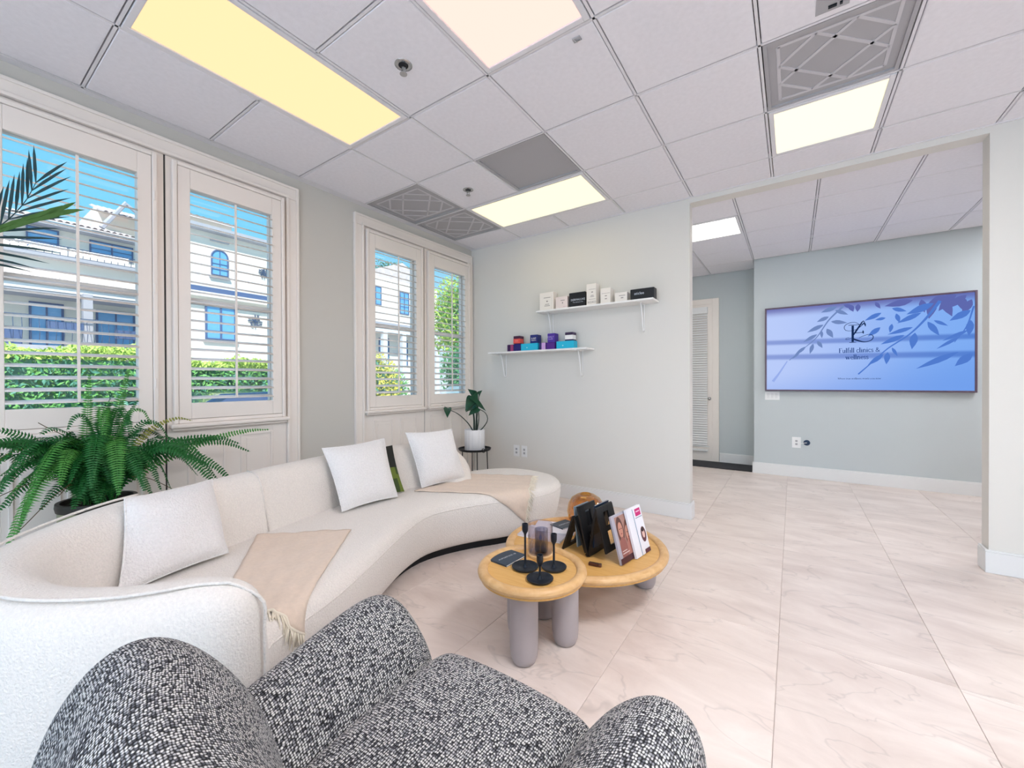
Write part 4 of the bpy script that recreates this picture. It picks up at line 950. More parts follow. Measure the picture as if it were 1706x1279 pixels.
def candle(x, y, h, lab, r):
    t = thing('candle_holder', lab, 'candle holder', (x, y, STZ), 'black metal candle holders')
    m = M_candle
    obj('dish', MB().lathe([(0, 0), (r*.9, 0), (r, .006), (r+.001, .011), (r-.003, .012), (r*.85, .006), (.012, .006), (.006, .02)], (x, y, STZ), 40), m, t, smooth=True, angle=50)
    obj('stem', MB().lathe([(.009, .005), (.006, .02), (.005, .05), (.005, h-.052), (.008, h-.043)], (x, y, STZ), 16), m, t, smooth=True)
    obj('cup', MB().lathe([(.006, h-.046), (.0125, h-.036), (.0145, h-.026), (.0145, h), (.0115, h), (.0105, h-.024), (0, h-.026)], (x, y, STZ), 24), m, t, smooth=True, angle=50)
M_candle = mat('candle_black', lin(30, 36, 46), .4, .3)
candle(2.300, 1.066, .206, 'tallest of the three black candle holders on the small table', .061)
candle(2.412, 1.138, .160, 'middle-height black candle holder, on the right beside the smoked glass', .058)
candle(2.416, 1.004, .110, 'shortest black candle holder, in front of the two taller ones', .058)
M_smoke = glass('smoked_glass', (.90, .88, .91, 1), .07)
t = thing('glass_hurricane', 'smoked glass candle jar on a pale wooden foot, on the small table', 'candle jar', (2.296, 1.215, STZ))
gx_, gy_ = 2.29, 1.222
obj('wooden_foot', MB().lathe([(0, 0), (.060, 0), (.063, .006), (.063, .014), (.059, .018), (0, .018)], (gx_, gy_, STZ), 40), M_rim, t, smooth=True, angle=40)
obj('glass_cylinder', MB().lathe([(0, .019), (.059, .019), (.062, .03), (.062, .16), (.0595, .16), (.0595, .032), (.056, .024), (0, .023)], (gx_, gy_, STZ), 40), M_smoke, t, smooth=True, angle=50)
obj('candle_cup', MB().lathe([(0, .026), (.031, .026), (.033, .03), (.033, .135), (.031, .135), (.031, .034), (0, .034)], (gx_+.006, gy_, STZ), 32), glass('dark_glass', (.74, .77, .85, 1), .06), t, smooth=True, angle=50)

# ================================================================== THINGS ON THE BIG TABLE
ang = math.atan2(1.844-1.643, 2.145-1.828)
booklet(2.015, 1.735, BT, .13, .29, .20, .010, lin(206, 202, 214), 'pale magazine lying at the left of the big table, lowest of the pile', name='magazine', cat='magazine')
booklet(2.035, 1.845, BT+.0105, .33, .27, .20, .007, lin(232, 228, 234), 'white magazine lying on the pale one under the slate booklet', name='magazine', cat='magazine')
booklet(2.065, 1.915, BT+.018, -.27+PI/2, .15, .115, .006, lin(50, 60, 74), 'small slate booklet lying on the white magazines', ('AUPARFONS', .018, 0, 0, 0), lin(222, 224, 230))
# amber glass globe vase
t = thing('amber_vase', 'amber glass globe vase at the back of the big table', 'vase', (2.175, 2.02, BT))
prof = [(0, .003), (.05, .0), (.085, .012), (.115, .05), (.126, .10), (.118, .15), (.095, .19), (.06, .213), (.036, .219), (.034, .216), (.058, .208), (.09, .187), (.112, .15), (.12, .10), (.109, .052), (.08, .02), (0, .012)]
M_amber = glass('amber_glass', (.94, .71, .30, 1), .09)
obj('bowl', MB().lathe(prof, (2.175, 2.02, BT), 48), M_amber, t, smooth=True)
obj('base', MB().lathe([(0, .0125), (.07, .0135), (.06, .02), (0, .018)], (2.175, 2.02, BT), 32), glass('amber_dark', (.85, .55, .25, 1), .08), t, smooth=True)
obj('lip', MB().tube([(2.175+.035*math.cos(a), 2.02+.035*math.sin(a), BT+.219) for a in [2*PI*k/24 for k in range(24)]], .003, 6, closed=True), M_amber, t, smooth=True)
# black zigzag magazine rack: two joined inverted V panels with slots between their slats
M_rack = mat('rack_black', lin(16, 16, 18), .45)
rk = thing('magazine_rack', 'black folded zigzag magazine rack standing on the big table', 'magazine rack', (2.34, 1.66, BT))
def slat(p, q, wdir, hw, th):
    p, q, wdir = Vector(p), Vector(q), Vector(wdir).normalized(); d = (q-p); n = d.cross(wdir).normalized()
    return MB().obox((p+q)/2, d/2, wdir*hw, n*th)
RD = Vector((.86, -.10, 0)).normalized(); WD_ = Vector((.13, .99, 0)).normalized()     # along the zigzag; along the slats
R0 = Vector((2.225, 1.60, BT+.004)); 
def rp_(a, h, wv=0): return R0+RD*a+WD_*wv+Vector((0, 0, h))
folds = [(0.0, 0.0), (.055, .185), (.085, .235), (.15, .06), (.165, .0), (.215, .25), (.235, .26), (.30, .03)]
panels_ = [((0, 0), (.07, .20)), ((.075, .20), (.15, .015)), ((.10, .265), (.165, .0)), ((.17, .0), (.215, .275)), ((.215, .275), (.28, .045))]
for i, (a, b) in enumerate(panels_):
    hw = .09 if i in (0, 2, 4) else .085
    for wv in (.075-hw+.032, .075+hw-.032):
        obj('slat', slat(rp_(a[0], a[1], wv), rp_(b[0], b[1], wv), WD_, .032, .006), M_rack, rk, bevel=.002)
    for f0, f1 in ((0, .13), (.45, .56), (.87, 1)):
        q = lambda f: rp_(a[0]+(b[0]-a[0])*f, a[1]+(b[1]-a[1])*f, .075)
        obj('cross_bar', slat(q(f0), q(f1), WD_, hw-.06, .0055), M_rack, rk)
for i, (a, h) in enumerate(((.07, .20), (.157, .008), (.213, .273))):
    obj('joint_rod', MB().tube([rp_(a, h, -.012), rp_(a, h, .165)], .006, 8), M_rack, rk)
def upright_mag(name, c, d_along, lean, wd, ht, th, cov, lab):
    """magazine standing on its lower edge: d_along = direction of its width, lean = tilt vector of its height"""
    c = Vector(c); a = Vector(d_along).normalized(); h = Vector(lean).normalized(); n = a.cross(h).normalized()
    t = thing(name, lab, 'magazine', c)
    M = Matrix(((a.x, h.x, n.x, c.x), (a.y, h.y, n.y, c.y), (a.z, h.z, n.z, c.z), (0, 0, 0, 1)))
    obj('pages', MB().box(-wd/2+.002, wd/2, .002, ht-.002, -th/2+.0012, th/2-.0012).move(M), M_plate, t)
    obj('cover', MB().box(-wd/2, wd/2, 0, ht, th/2-.0012, th/2).box(-wd/2, wd/2, 0, ht, -th/2, -th/2+.0012).box(-wd/2-.001, -wd/2, 0, ht, -th/2, th/2).move(M), mat('mag_cover_'+str(len(MATS)), cov, .3), t)
    return t, M, th
def ell(cx0, cy0, rx, ry, n=24, rot=0):
    return [(cx0+rx*math.cos(2*PI*k/n)*math.cos(rot)-ry*math.sin(2*PI*k/n)*math.sin(rot), cy0+rx*math.cos(2*PI*k/n)*math.sin(rot)+ry*math.sin(2*PI*k/n)*math.cos(rot)) for k in range(n)]
def prints(t, M, th, shapes, front=1):
    for i, (nm_, poly_, c) in enumerate(shapes):
        z = front*(th/2+.0004+.0002*i)
        obj(nm_, MB().add([M @ Vector((x, y, z)) for x, y in poly_], [list(range(len(poly_)))]), mat('print_'+str(len(MATS)), c, .35), t)
RCT = lambda x0, x1, y0, y1: [(x0, y0), (x1, y0), (x1, y1), (x0, y1)]
# magazines sit in the folds of the rack and one leans at its right
upright_mag('magazine', rp_(.09, .03, .08), WD_, (RD.x*-.1+.0, RD.y*-.1, 1), .15, .225, .008, lin(120, 138, 150), 'grey-blue magazine standing in the left fold of the black rack')
upright_mag('magazine', rp_(.19, .05, .085), WD_, (RD.x*.03, RD.y*.03, 1), .15, .235, .008, lin(28, 44, 66), 'dark navy magazine standing in the right fold of the black rack')
t, M, th = upright_mag('magazine', (2.592, 1.650, BT+.003), (.16, .99, 0), (-.27, .06, .95), .165, .25, .012, lin(176, 172, 184), 'magazine with two sepia portraits on its cover leaning by the rack')
SK, HR = lin(196, 138, 118), lin(88, 54, 48)
fr_ = 1
prints(t, M, th, [('printed_ground', RCT(-.055, .081, .0, .238), lin(170, 128, 116)), ('printed_hair', ell(-.02, .165, .034, .07), HR), ('printed_hair', ell(.05, .13, .034, .075), lin(120, 78, 66)), ('printed_face', ell(-.018, .165, .023, .042), SK), ('printed_face', ell(.047, .135, .022, .042), lin(206, 150, 130)),
    ('printed_shoulder', ell(-.02, .07, .036, .06), lin(150, 92, 84)), ('printed_shoulder', ell(.05, .055, .036, .06), lin(178, 118, 104)), ('printed_eye', ell(-.027, .172, .005, .003, 8), lin(50, 34, 34)), ('printed_eye', ell(-.009, .172, .005, .003, 8), lin(50, 34, 34)), ('printed_mouth', ell(-.018, .146, .008, .003, 10), lin(150, 70, 70)), ('printed_mouth', ell(.047, .116, .008, .003, 10), lin(150, 70, 70)), ('printed_eye', ell(.039, .142, .005, .003, 8), lin(50, 34, 34)), ('printed_eye', ell(.055, .142, .005, .003, 8), lin(50, 34, 34)),
    ('printed_foot', RCT(-.082, .082, .0, .030), lin(72, 34, 42)), ('printed_line', RCT(-.05, .02, .045, .05), lin(220, 200, 196)), ('printed_line', RCT(-.05, .0, .058, .062), lin(220, 200, 196))], fr_)
t, M, th = upright_mag('magazine', (2.633, 1.775, BT+.003), (.16, .99, 0), (-.27, .06, .95), .165, .26, .014, lin(236, 236, 244), 'white magazine with a pink title patch behind the sepia one')
prints(t, M, th, [('printed_title', RCT(.008, .07, .205, .245), lin(204, 40, 120)), ('printed_title_line', RCT(.018, .06, .226, .232), lin(240, 210, 226)), ('printed_rule', RCT(.0, .075, .195, .198), lin(60, 90, 120)), ('printed_spine_stripe', RCT(-.02, -.014, .0, .25), lin(96, 134, 170)), ('printed_medallion', ell(.045, .10, .028, .042), lin(96, 50, 58)), ('printed_head', ell(.045, .105, .015, .025), lin(226, 190, 180)), ('printed_hair', ell(.045, .125, .013, .012), lin(40, 26, 30)), ('printed_foot', RCT(.02, .082, .0, .022), lin(90, 50, 66))], 1)
t = thing('lighter', 'small brown metal lighter on the near edge of the big table', 'lighter', (2.462, 1.495, BT))
M = Matrix.Translation((2.462, 1.495, BT)) @ Matrix.Rotation(.15, 4, 'Z')
obj('case', MB().box(-.032, .02, -.011, .011, 0, .016).move(M), mat('lighter_brown', lin(96, 66, 58), .3, .6), t, bevel=.003)
obj('cap', MB().box(.021, .036, -.011, .011, 0, .016).move(M), mat('lighter_cap', lin(120, 88, 80), .3, .7), t, bevel=.003)

# ================================================================== PLANT ON THE TRAY STAND
PX, PY, PZ = .365, 3.03, .492
st = thing('tray_stand', 'black round tray stand in the corner behind the sofa', 'plant stand', (PX, PY, 0))
obj('tray', MB().lathe([(0, PZ-.012), (.165, PZ-.012), (.178, PZ-.006), (.185, PZ+.014), (.181, PZ+.015), (.172, PZ-.002), (.16, PZ-.006), (0, PZ-.006)], (PX, PY, 0), 48), M_black, st, smooth=True, angle=40)
for a in (.5, 2.07, 3.64, 5.21):
    obj('leg', MB().tube([(PX+.14*math.cos(a), PY+.14*math.sin(a), PZ-.01), (PX+.155*math.cos(a), PY+.155*math.sin(a), .0)], .0055, 8), M_black, st)
obj('handle_ring', MB().tube([(PX+.165+.005*0+.020*math.cos(q)+.028, PY-.085, PZ+.012+.02*math.sin(q)) for q in [2*PI*k/20 for k in range(20)]], .004, 6, closed=True), M_black, st, smooth=True)
obj('foot_ring', MB().tube([(PX+.153*math.cos(2*PI*k/32), PY+.153*math.sin(2*PI*k/32), .06) for k in range(32)], .004, 6, closed=True), M_black, st)
pl_ = thing('arrowhead_plant', 'potted plant with dark arrow-shaped leaves on the black tray stand', 'plant', (PX, PY, PZ-.006))
z0 = PZ-.0055
obj('fluted_pot', MB().lathe([(0, 0), (.108, 0), (.112, .006), (.112, .226), (.109, .231), (.102, .229), (.100, .20), (0, .20)], (PX, PY, z0), 96, flute=.05, nf=16), M_potw, pl_, smooth=True, angle=45)
obj('soil', MB().disc((PX, PY, z0+.205), .099, 32), M_soil, pl_)
def arrow_leaf(base, tip_dir, nrm, ln, wd, fold=.25):
    b = Vector(base); d = Vector(tip_dir).normalized(); n = Vector(nrm); n = (n-d*n.dot(d)).normalized(); s = d.cross(n)
    prof = [(-.28, .42), (-.12, .62), (.05, .60), (.25, .50), (.5, .34), (.75, .16), (1.0, .0)]
    vs = []; fs = []; mid = []
    for t_, h in prof: mid.append(b+d*(ln*max(t_, 0 if t_ < 0 else t_))+n*(-.22*ln*t_*t_ if t_ > 0 else 0))
    vs += mid
    for sg in (1, -1):
        k0 = len(vs)
        for (t_, h), m__ in zip(prof, mid): vs.append(b+d*ln*t_+s*sg*h*wd+n*(fold*h*wd-.22*ln*t_*abs(t_)))
        for i in range(len(prof)-1):
            f = (i, i+1, k0+i+1, k0+i); fs.append(f if sg > 0 else f[::-1])
    return MB().add(vs, fs)
def plant_leaf(stem_pts, tip_dir, nrm, ln, wd):
    P = smooth_curve(stem_pts, 14)
    s_ = obj('leaf_stalk', MB().tube(P, [.0065-.003*k/13 for k in range(14)], 6), M_stalk, pl_, smooth=True)
    o = obj('leaf', arrow_leaf(P[-1], tip_dir, nrm, ln, wd), M_leaf, pl_, smooth=True)
    md = o.modifiers.new('thick', 'SOLIDIFY'); md.thickness = .0015; md = o.modifiers.new('sub', 'SUBSURF'); md.levels = 1; md.render_levels = 1
M_stalk = mat('dark_stalk', lin(44, 62, 50), .5)
zt = z0+.205
def S3(*pts): return [(PX+a, PY+b, zt+c) for a, b, c in pts]
plant_leaf(S3((-.02, 0, 0), (-.05, -.06, .10), (-.14, -.12, .20), (-.255, -.17, .255)), (.10, -.10, -1), (.7, -.6, .2), .10, .075)
plant_leaf(S3((-.02, .01, 0), (-.02, .01, .12), (-.02, -.01, .25), (-.01, -.03, .36)), (-.15, -.5, -.6), (.5, -.7, .6), .15, .115)
plant_leaf(S3((.0, .0, 0), (.0, .0, .12), (-.01, -.01, .26), (.0, -.02, .40)), (.45, -.2, -.35), (.3, -.8, .7), .14, .10)
plant_leaf(S3((.02, .01, 0), (.02, .02, .12), (.02, .0, .22), (.01, -.02, .30)), (-.75, -.2, -.45), (.4, -.7, .6), .15, .10)
plant_leaf(S3((.03, .0, 0), (.055, .0, .10), (.06, 0, .2), (.03, 0, .33)), (.75, .05, -.5), (.2, -.8, .7), .15, .06)
plant_leaf(S3((.05, .0, .0), (.12, .0, .05), (.185, .0, .14), (.15, .0, .22), (.05, -.02, .265)), (-.55, -.4, -.5), (.5, -.7, .5), .13, .095)
plant_leaf(S3((.0, .02, 0), (.0, .03, .15), (.0, .03, .30), (-.02, .02, .43)), (-.3, -.3, .25), (.4, -.8, -.2), .09, .07)
plant_leaf(S3((.01, .02, 0), (.01, .03, .15), (.03, .03, .30), (.05, .02, .42)), (.5, -.3, .4), (.2, -.8, .3), .08, .06)
obj('leaf_tip', MB().tube(smooth_curve(S3((-.255, -.17, .265), (-.32, -.20, .30), (-.40, -.24, .335)), 8), [.003-.0003*k for k in range(8)], 5), M_stalk, pl_)

# ================================================================== FERN BEHIND THE SOFA
FX, FY, FZ = .36, -.005, .655
fern = thing('boston_fern', 'big green fern in a dark pot behind the left end of the sofa', 'plant', (FX, FY, 0))
obj('pot', MB().lathe([(0, 0), (.11, 0), (.115, .01), (.135, .30), (.145, FZ-.07), (.145, FZ-.035), (.135, FZ-.04), (.13, FZ-.06), (0, FZ-.06)], (FX, FY, 0), 48), M_terra, fern, smooth=True, angle=50)
obj('pot_rim', MB().lathe([(.134, FZ-.035), (.15, FZ-.04), (.154, FZ-.02), (.152, FZ), (.136, FZ), (.132, FZ-.03)], (FX, FY, 0), 48), mat('dark_rim', lin(44, 42, 36), .5), fern, smooth=True, angle=40)
obj('soil', MB().disc((FX, FY, FZ-.022), .134, 32), M_soil, fern)
def frond(pts, hw, m, dens=.0115, droop=.3, tipw=.15, bare=.08, base_parent=None, name='frond', rad=.0026, roll=None):
    """arching rachis through pts with paired pinnae of half width hw"""
    P = smooth_curve(pts, 64); L = sum((P[i+1]-P[i]).length for i in range(63)); n = max(14, int(L/dens)); P = smooth_curve(pts, n)
    mb = MB().tube(P, [rad*(1-.7*i/(n-1)) for i in range(n)], 4); roll = random.uniform(-.5, .5) if roll is None else roll
    for i in range(int(n*bare), n-1):
        t = (P[i+1]-P[i-1 if i else 0]).normalized(); f = i/(n-1)
        side = t.cross(Vector((0, 0, 1)))
        if side.length < .25: side = t.cross(Vector((1, -.25, 0)))
        side.normalize(); side.rotate(Quaternion(t, roll*min(1, f*3))); up = side.cross(t).normalized()
        wv = hw*min(1, (f-bare)/.18+.25)*(1-(1-tipw)*max(0, (f-.45)/.55)**1.6)
        for s in (1, -1):
            l = wv*random.uniform(.86, 1.08); d = (side*s+t*.22-up*droop*random.uniform(.6, 1.3)).normalized(); b = P[i]
            wq = t*(dens*.40*random.uniform(.85, 1.15)); k = up*(.12*l)
            mb.add([b-wq*.5, b+d*l*.45-wq+k, b+d*l, b+d*l*.45+wq+k, b+wq*.5], [(0, 1, 3, 4), (1, 2, 3)])
    return obj(name, mb, m, base_parent or fern)
def fr_to(tip, lift, hw=.042, m=None, root=None, mid=.5, roll=None, dens=.0115):
    """frond from the crown to tip, rising lift above the straight line"""
    a = root or Vector((FX+random.uniform(-.06, .06), FY+random.uniform(-.06, .06), FZ-.02)); tip = Vector(tip)
    m1 = a.lerp(tip, .22)+Vector((0, 0, lift*.75)); m2 = a.lerp(tip, mid)+Vector((0, 0, lift)); m3 = a.lerp(tip, .80)+Vector((0, 0, lift*.62))
    frond([a, m1, m2, m3, tip], hw, m or M_fern, roll=roll, dens=dens)
# fronds reaching right along the window panels
for q, lift, hw, m, rl in (((.40, .70, .80), .18, .040, M_fern, 1.0), ((.36, .84, .93), .10, .034, M_fernl, 1.1), ((.52, .58, .60), .24, .044, M_fern, .9), ((.46, .50, .66), .26, .048, M_fern, .7), ((.66, .46, .56), .30, .046, M_fern, .6),
        ((.30, .42, 1.02), .16, .026, M_ferny, 1.0), ((.44, .40, .74), .22, .050, M_fern, .8), ((.38, .55, .90), .10, .042, M_fern, 1.1), ((.40, .64, .86), .16, .040, M_fern, 1.0), ((.50, .42, .80), .20, .05, M_fern, .7)):
    fr_to(q, lift, hw, m, roll=rl, dens=.0150)
# upright fronds in front of the window
for q, lift, hw, m in (((.36, .12, 1.33), .04, .040, M_fernl), ((.35, -.03, 1.30), .05, .036, M_fernl), ((.36, .05, 1.20), .06, .050, M_fern), ((.34, .16, 1.16), .08, .046, M_fern)):
    fr_to(q, lift, hw, m, roll=.2)
fr_to((.42, .20, 1.02), .26, .058, M_fernl); fr_to((.48, .10, .98), .30, .060, M_fern); fr_to((.46, .0, .96), .32, .058, M_fernl); fr_to((.40, -.12, 1.02), .24, .056)
# fronds hanging towards the sofa
fr_to((.62, .02, .70), .30, .058, M_fernl); fr_to((.66, -.08, .76), .30, .060); fr_to((.62, .12, .70), .28, .060, M_fern); fr_to((.56, .20, .68), .26, .058); fr_to((.50, .26, .66), .26, .052); fr_to((.68, -.18, .80), .22, .055, M_fernl)
# fronds to the left and out of the picture
fr_to((.50, -.34, .90), .20, .055); fr_to((.36, -.46, .93), .18, .055); fr_to((.30, -.52, .80), .26, .055); fr_to((.58, -.38, .66), .34, .058); fr_to((.24, -.42, .98), .12, .050); fr_to((.62, -.30, .60), .36, .060, M_fernl); fr_to((.50, -.50, .62), .34, .052, M_ferny); fr_to((.66, -.34, .54), .30, .062, M_fernl)
for q, lift, hw, rl in (((.44, -.42, .97), .14, .062, -.8), ((.50, -.36, 1.0), .12, .062, -.7), ((.40, -.36, 1.04), .12, .060, -.9), ((.52, -.22, 1.02), .16, .062, -.5), ((.46, -.50, .88), .22, .06, -.7), ((.54, -.30, .86), .2, .062, -.5)):
    fr_to(q, lift, hw, M_fern, roll=rl)
fr_to((.42, -.58, .78), .22, .050)
for k in range(44):
    a = random.uniform(-PI*.95, PI*.55); r_ = random.uniform(.16, .42)
    x = FX+abs(r_*math.cos(a))*.8-.08; y = FY+r_*math.sin(a)*1.1
    fr_to((x, y, FZ+random.uniform(-.02, .30)), random.uniform(.12, .26), random.uniform(.045, .066), random.choice((M_fern, M_fern, M_fern, M_fernl)))
for tip in ((.50, -.28, .60), (.44, -.44, .70), (.54, .34, .60), (.30, -.2, 1.06), (.48, -.16, .72)):
    a = Vector((FX, FY, FZ)); T_ = Vector(tip); P = smooth_curve([a, a.lerp(T_, .4)+Vector((0, 0, .12)), T_], 16)
    obj('bare_stem', MB().tube(P, .0018, 5), M_stem, fern)

# ================================================================== PALM AT THE LEFT EDGE
palm = thing('potted_palm', 'palm whose feathery frond reaches over the left window', 'plant', (.62, -.78, 0))
obj('pot', MB().lathe([(0, 0), (.12, 0), (.13, .01), (.155, .30), (.165, .33), (.15, .335), (.145, .30), (0, .30)], (.62, -.78, 0), 40), M_potw, palm, smooth=True, angle=50)
obj('soil', MB().disc((.62, -.78, .305), .144, 24), M_soil, palm)
trunk = smooth_curve([(.62, -.78, .30), (.61, -.76, .8), (.60, -.74, 1.2), (.59, -.72, 1.5)], 24)
obj('trunk', MB().tube(trunk, [.026-.010*k/23+.002*(k % 2) for k in range(24)], 10), M_stem, palm, smooth=True)
def palm_frond(pts, ln, n, m, droop, start=.25, view=(1, -.25, -.15), wid=.0065, spread=.75, flip=1):
    P = smooth_curve(pts, n); mb = MB().tube(P, [.005*(1-.75*i/(n-1)) for i in range(n)], 5); view = Vector(view).normalized()
    for i in range(int(n*start), n):
        t = (P[min(n-1, i+1)]-P[i-1]).normalized(); f = i/(n-1)
        side = t.cross(view).normalized(); l0 = ln*(1.08-.45*f)
        for s in (1, -1):
            d = (side*s*(spread-.40*f)+t*(.6+.5*f)+view*random.uniform(-.10, .10)).normalized(); l = l0*random.uniform(.9, 1.05); b = P[i]; wv = d.cross(view).normalized()*wid
            q1 = b+d*l*.35; q2 = b+d*l*.72+Vector((0, 0, -droop*l*.35)); q3 = b+d*l+Vector((0, 0, -droop*l))
            mb.add([b-wv*.3, b+wv*.3, q1-wv, q1+wv, q2-wv*.8, q2+wv*.8, q3], [(0, 1, 3, 2), (2, 3, 5, 4), (4, 5, 6)])
    return obj('frond', mb, m, palm)
top = trunk[-1]
palm_frond([top, (.56, -.56, 1.72), (.53, -.40, 1.84), (.515, -.315, 1.945), (.505, -.255, 2.06), (.50, -.222, 2.16)], .30, 21, M_palm_backlit, .05, .42, wid=.0058)
palm_frond([top, (.62, -.58, 1.68), (.62, -.44, 1.80), (.62, -.30, 1.92), (.62, -.17, 2.02)], .15, 34, M_palm, .04, .40, spread=.16, wid=.006)
palm_frond([top, (.62, -.60, 1.75), (.66, -.50, 1.76), (.70, -.44, 1.64)], .16, 22, M_palm, .35)
palm_frond([top, (.58, -.9, 1.85), (.56, -1.1, 2.05), (.5, -1.35, 2.1)], .2, 26, M_palm, .15)
palm_frond([top, (.7, -.85, 1.9), (.85, -.95, 2.1), (1.05, -1.05, 2.1)], .2, 26, M_palm, .15)
palm_frond([top, (.55, -.76, 1.9), (.52, -.78, 2.15), (.5, -.80, 2.35)], .2, 26, M_palm_backlit, .1)
# ================================================================== STREET OUTSIDE THE WINDOWS
M_stucco = mat('cream_stucco', lin(236, 232, 222), .9, noise=(1.2, .03)); M_stucco2 = mat('pale_blue_stucco', lin(222, 228, 232), .9, noise=(1.2, .03))
M_rooft = mat('terracotta_tile', lin(214, 204, 200), .8, noise=(3, .15)); M_eave = mat('eave_wood', lin(176, 178, 186), .7)
M_win = mat('blue_window', lin(110, 176, 226), .1, spec=.8); M_winf = mat('dark_window_frame', lin(84, 106, 146), .5); M_iron = mat('iron_railing', lin(70, 88, 118), .5)
M_shade = mat('recess_wall', lin(232, 230, 218), .9)
M_pave = mat('street_paving', lin(196, 192, 186), .9, noise=(2, .08))
g = obj('ground', MB().box(-60, -.24, -40, 70, -.5, -.32), M_pave); g['kind'] = 'structure'
def bwin(parent, X, y0, y1, z0, z1, nx=2, nz=3, fw=.07, arch=False, name='window'):
    f = MB()
    if arch:
        cy0 = (y0+y1)/2; r = (y1-y0)/2; P = [(y0, z0), (y1, z0)]+[(cy0+r*math.cos(a), z1-r+r*math.sin(a)) for a in [PI*k/10 for k in range(11)]]
        n = len(P); f.add([(X+.05, y, z) for y, z in P], [list(range(n))]); o = obj('pane', f, M_win, None)
        bpy.data.objects.remove(o)
        w_ = obj(name, MB().tube([(X+.06, y, z) for y, z in P], fw*.6, 6, closed=True), M_winf, parent)
        obj('pane', MB().add([(X+.05, y, z) for y, z in P], [list(range(n))]), M_win, w_)
        mu = MB().tube([(X+.07, cy0, z0), (X+.07, cy0, z1)], .02, 5)
        for k in range(1, 4): mu.tube([(X+.07, y0, z0+(z1-z0-r*.4)*k/4), (X+.07, y1, z0+(z1-z0-r*.4)*k/4)], .018, 5)
        obj('glazing_bar', mu, M_winf, w_); return w_
    f.box(X-.02, X+.09, y0, y0+fw, z0, z1).box(X-.02, X+.09, y1-fw, y1, z0, z1).box(X-.02, X+.09, y0+fw, y1-fw, z0, z0+fw).box(X-.02, X+.09, y0+fw, y1-fw, z1-fw, z1)
    w_ = obj(name, f, M_winf, parent)
    for i in range(nx):
        a, b = y0+(y1-y0)*i/nx, y0+(y1-y0)*(i+1)/nx
        obj('pane', MB().box(X+.0, X+.03, a+.03, b-.03, z0+.03, z1-.03), M_win, w_)
        if i: obj('mullion', MB().box(X, X+.08, a-.04, a+.04, z0+fw, z1-fw), M_winf, w_)
    mu = MB()
    for k in range(1, nz): mu.box(X+.02, X+.06, y0+fw, y1-fw, z0+(z1-z0)*k/nz-.018, z0+(z1-z0)*k/nz+.018)
    if mu.v: obj('glazing_bar', mu, M_winf, w_)
    return w_
def tile_roof(parent, x0, z0, x1, z1, y0, y1, pitch=.28, m=None):
    """pan-tile roof slope from eave (x0,z0) up to ridge (x1,z1)"""
    m = m or M_rooft; n = int((y1-y0)/pitch); rw = 5; mb = MB()
    o = obj('roof', MB().add([(x0, y0, z0-.06), (x0, y1, z0-.06), (x1, y1, z1-.06), (x1, y0, z1-.06), (x0, y0, z0), (x0, y1, z0), (x1, y1, z1), (x1, y0, z1)], [(0, 3, 2, 1), (4, 5, 6, 7), (0, 1, 5, 4), (2, 3, 7, 6), (1, 2, 6, 5), (3, 0, 4, 7)]), m, parent)
    for i in range(n):
        y = y0+(i+.5)*(y1-y0)/n; rings = []
        for q in range(rw+1):
            f = q/rw
            for g_ in ((f, .11), (min(1, f+.98/rw), .085)) if q < rw else ():
                rings.append([(x0+(x1-x0)*g_[0], y+g_[1]*math.cos(a), z0+(z1-z0)*g_[0]+.01+g_[1]*.8*math.sin(a)) for a in [PI*k/6 for k in range(7)]])
        mb.loft(rings, closed=False, caps=False)
    mb.uv = {}
    t_ = obj('roof_tiles', mb, m, o); t_['kind'] = 'stuff'
    return o
# --- cream house with balcony, far side of the street, seen through the left window
XB = -32.0
hA = thing('cream_house', 'cream house with a tiled balcony roof seen through the leftmost shutters', 'building', (XB, 2, -.32))
obj('wall', MB().box(XB-6, XB, -9, 9.6, 6.9, 10.6).box(XB-6, XB-3.2, -9, 9.6, -.32, 6.9).box(XB-3.2, XB, -9, 9.6, -.32, 3.3), M_stucco, hA)
obj('upper_wall', MB().box(XB-9, XB-3, 6.2, 13, 10.4, 13.0), M_stucco, hA)
tile_roof(hA, XB+.9, 10.45, XB-3.5, 11.75, -9, 7.4); obj('eave', MB().box(XB, XB+.85, -9, 9.6, 10.2, 10.38), M_eave, hA)
tile_roof(hA, XB-1.2, 12.3, XB-5, 13.7, 6.3, 13); obj('gable_beam', MB().tube([(XB-1.1, 6.2, 11.2), (XB-1.3, 7.4, 13.2), (XB-1.1, 8.8, 12.0)], .16, 6), M_eave, hA)
bwin(hA, XB, 2.95, 4.2, 8.95, 10.12, 1, 3); bwin(hA, XB, 5.45, 7.45, 9.05, 10.0, 2, 2); bwin(hA, XB, -3.2, -1.6, 8.95, 10.1, 2, 3)
obj('ledge', MB().box(XB, XB+.5, -9, 9.6, 8.45, 8.62), M_eave, hA)
def railing(parent, X, y0, y1, z0, z1, step, belly=.16, name='balustrade'):
    r = obj(name, MB().box(X-.03, X+.03, y0, y1, z1-.04, z1).box(X-.03, X+.03, y0, y1, z0, z0+.04), M_iron, parent); n = int((y1-y0)/step)
    me = meshdata('baluster', MB().tube([(0, 0, z0), (belly*.4, 0, z0+(z1-z0)*.15), (belly, 0, z0+(z1-z0)*.35), (belly*.5, 0, z0+(z1-z0)*.6), (0, 0, z0+(z1-z0)*.8), (0, 0, z1)], .016, 5), M_iron)
    for k in range(n+1): piece('baluster', me, r, (X, y0+(y1-y0)*k/n, 0))
    return r
railing(hA, XB+.45, .5, 9.4, 8.62, 9.2, .3, .05)
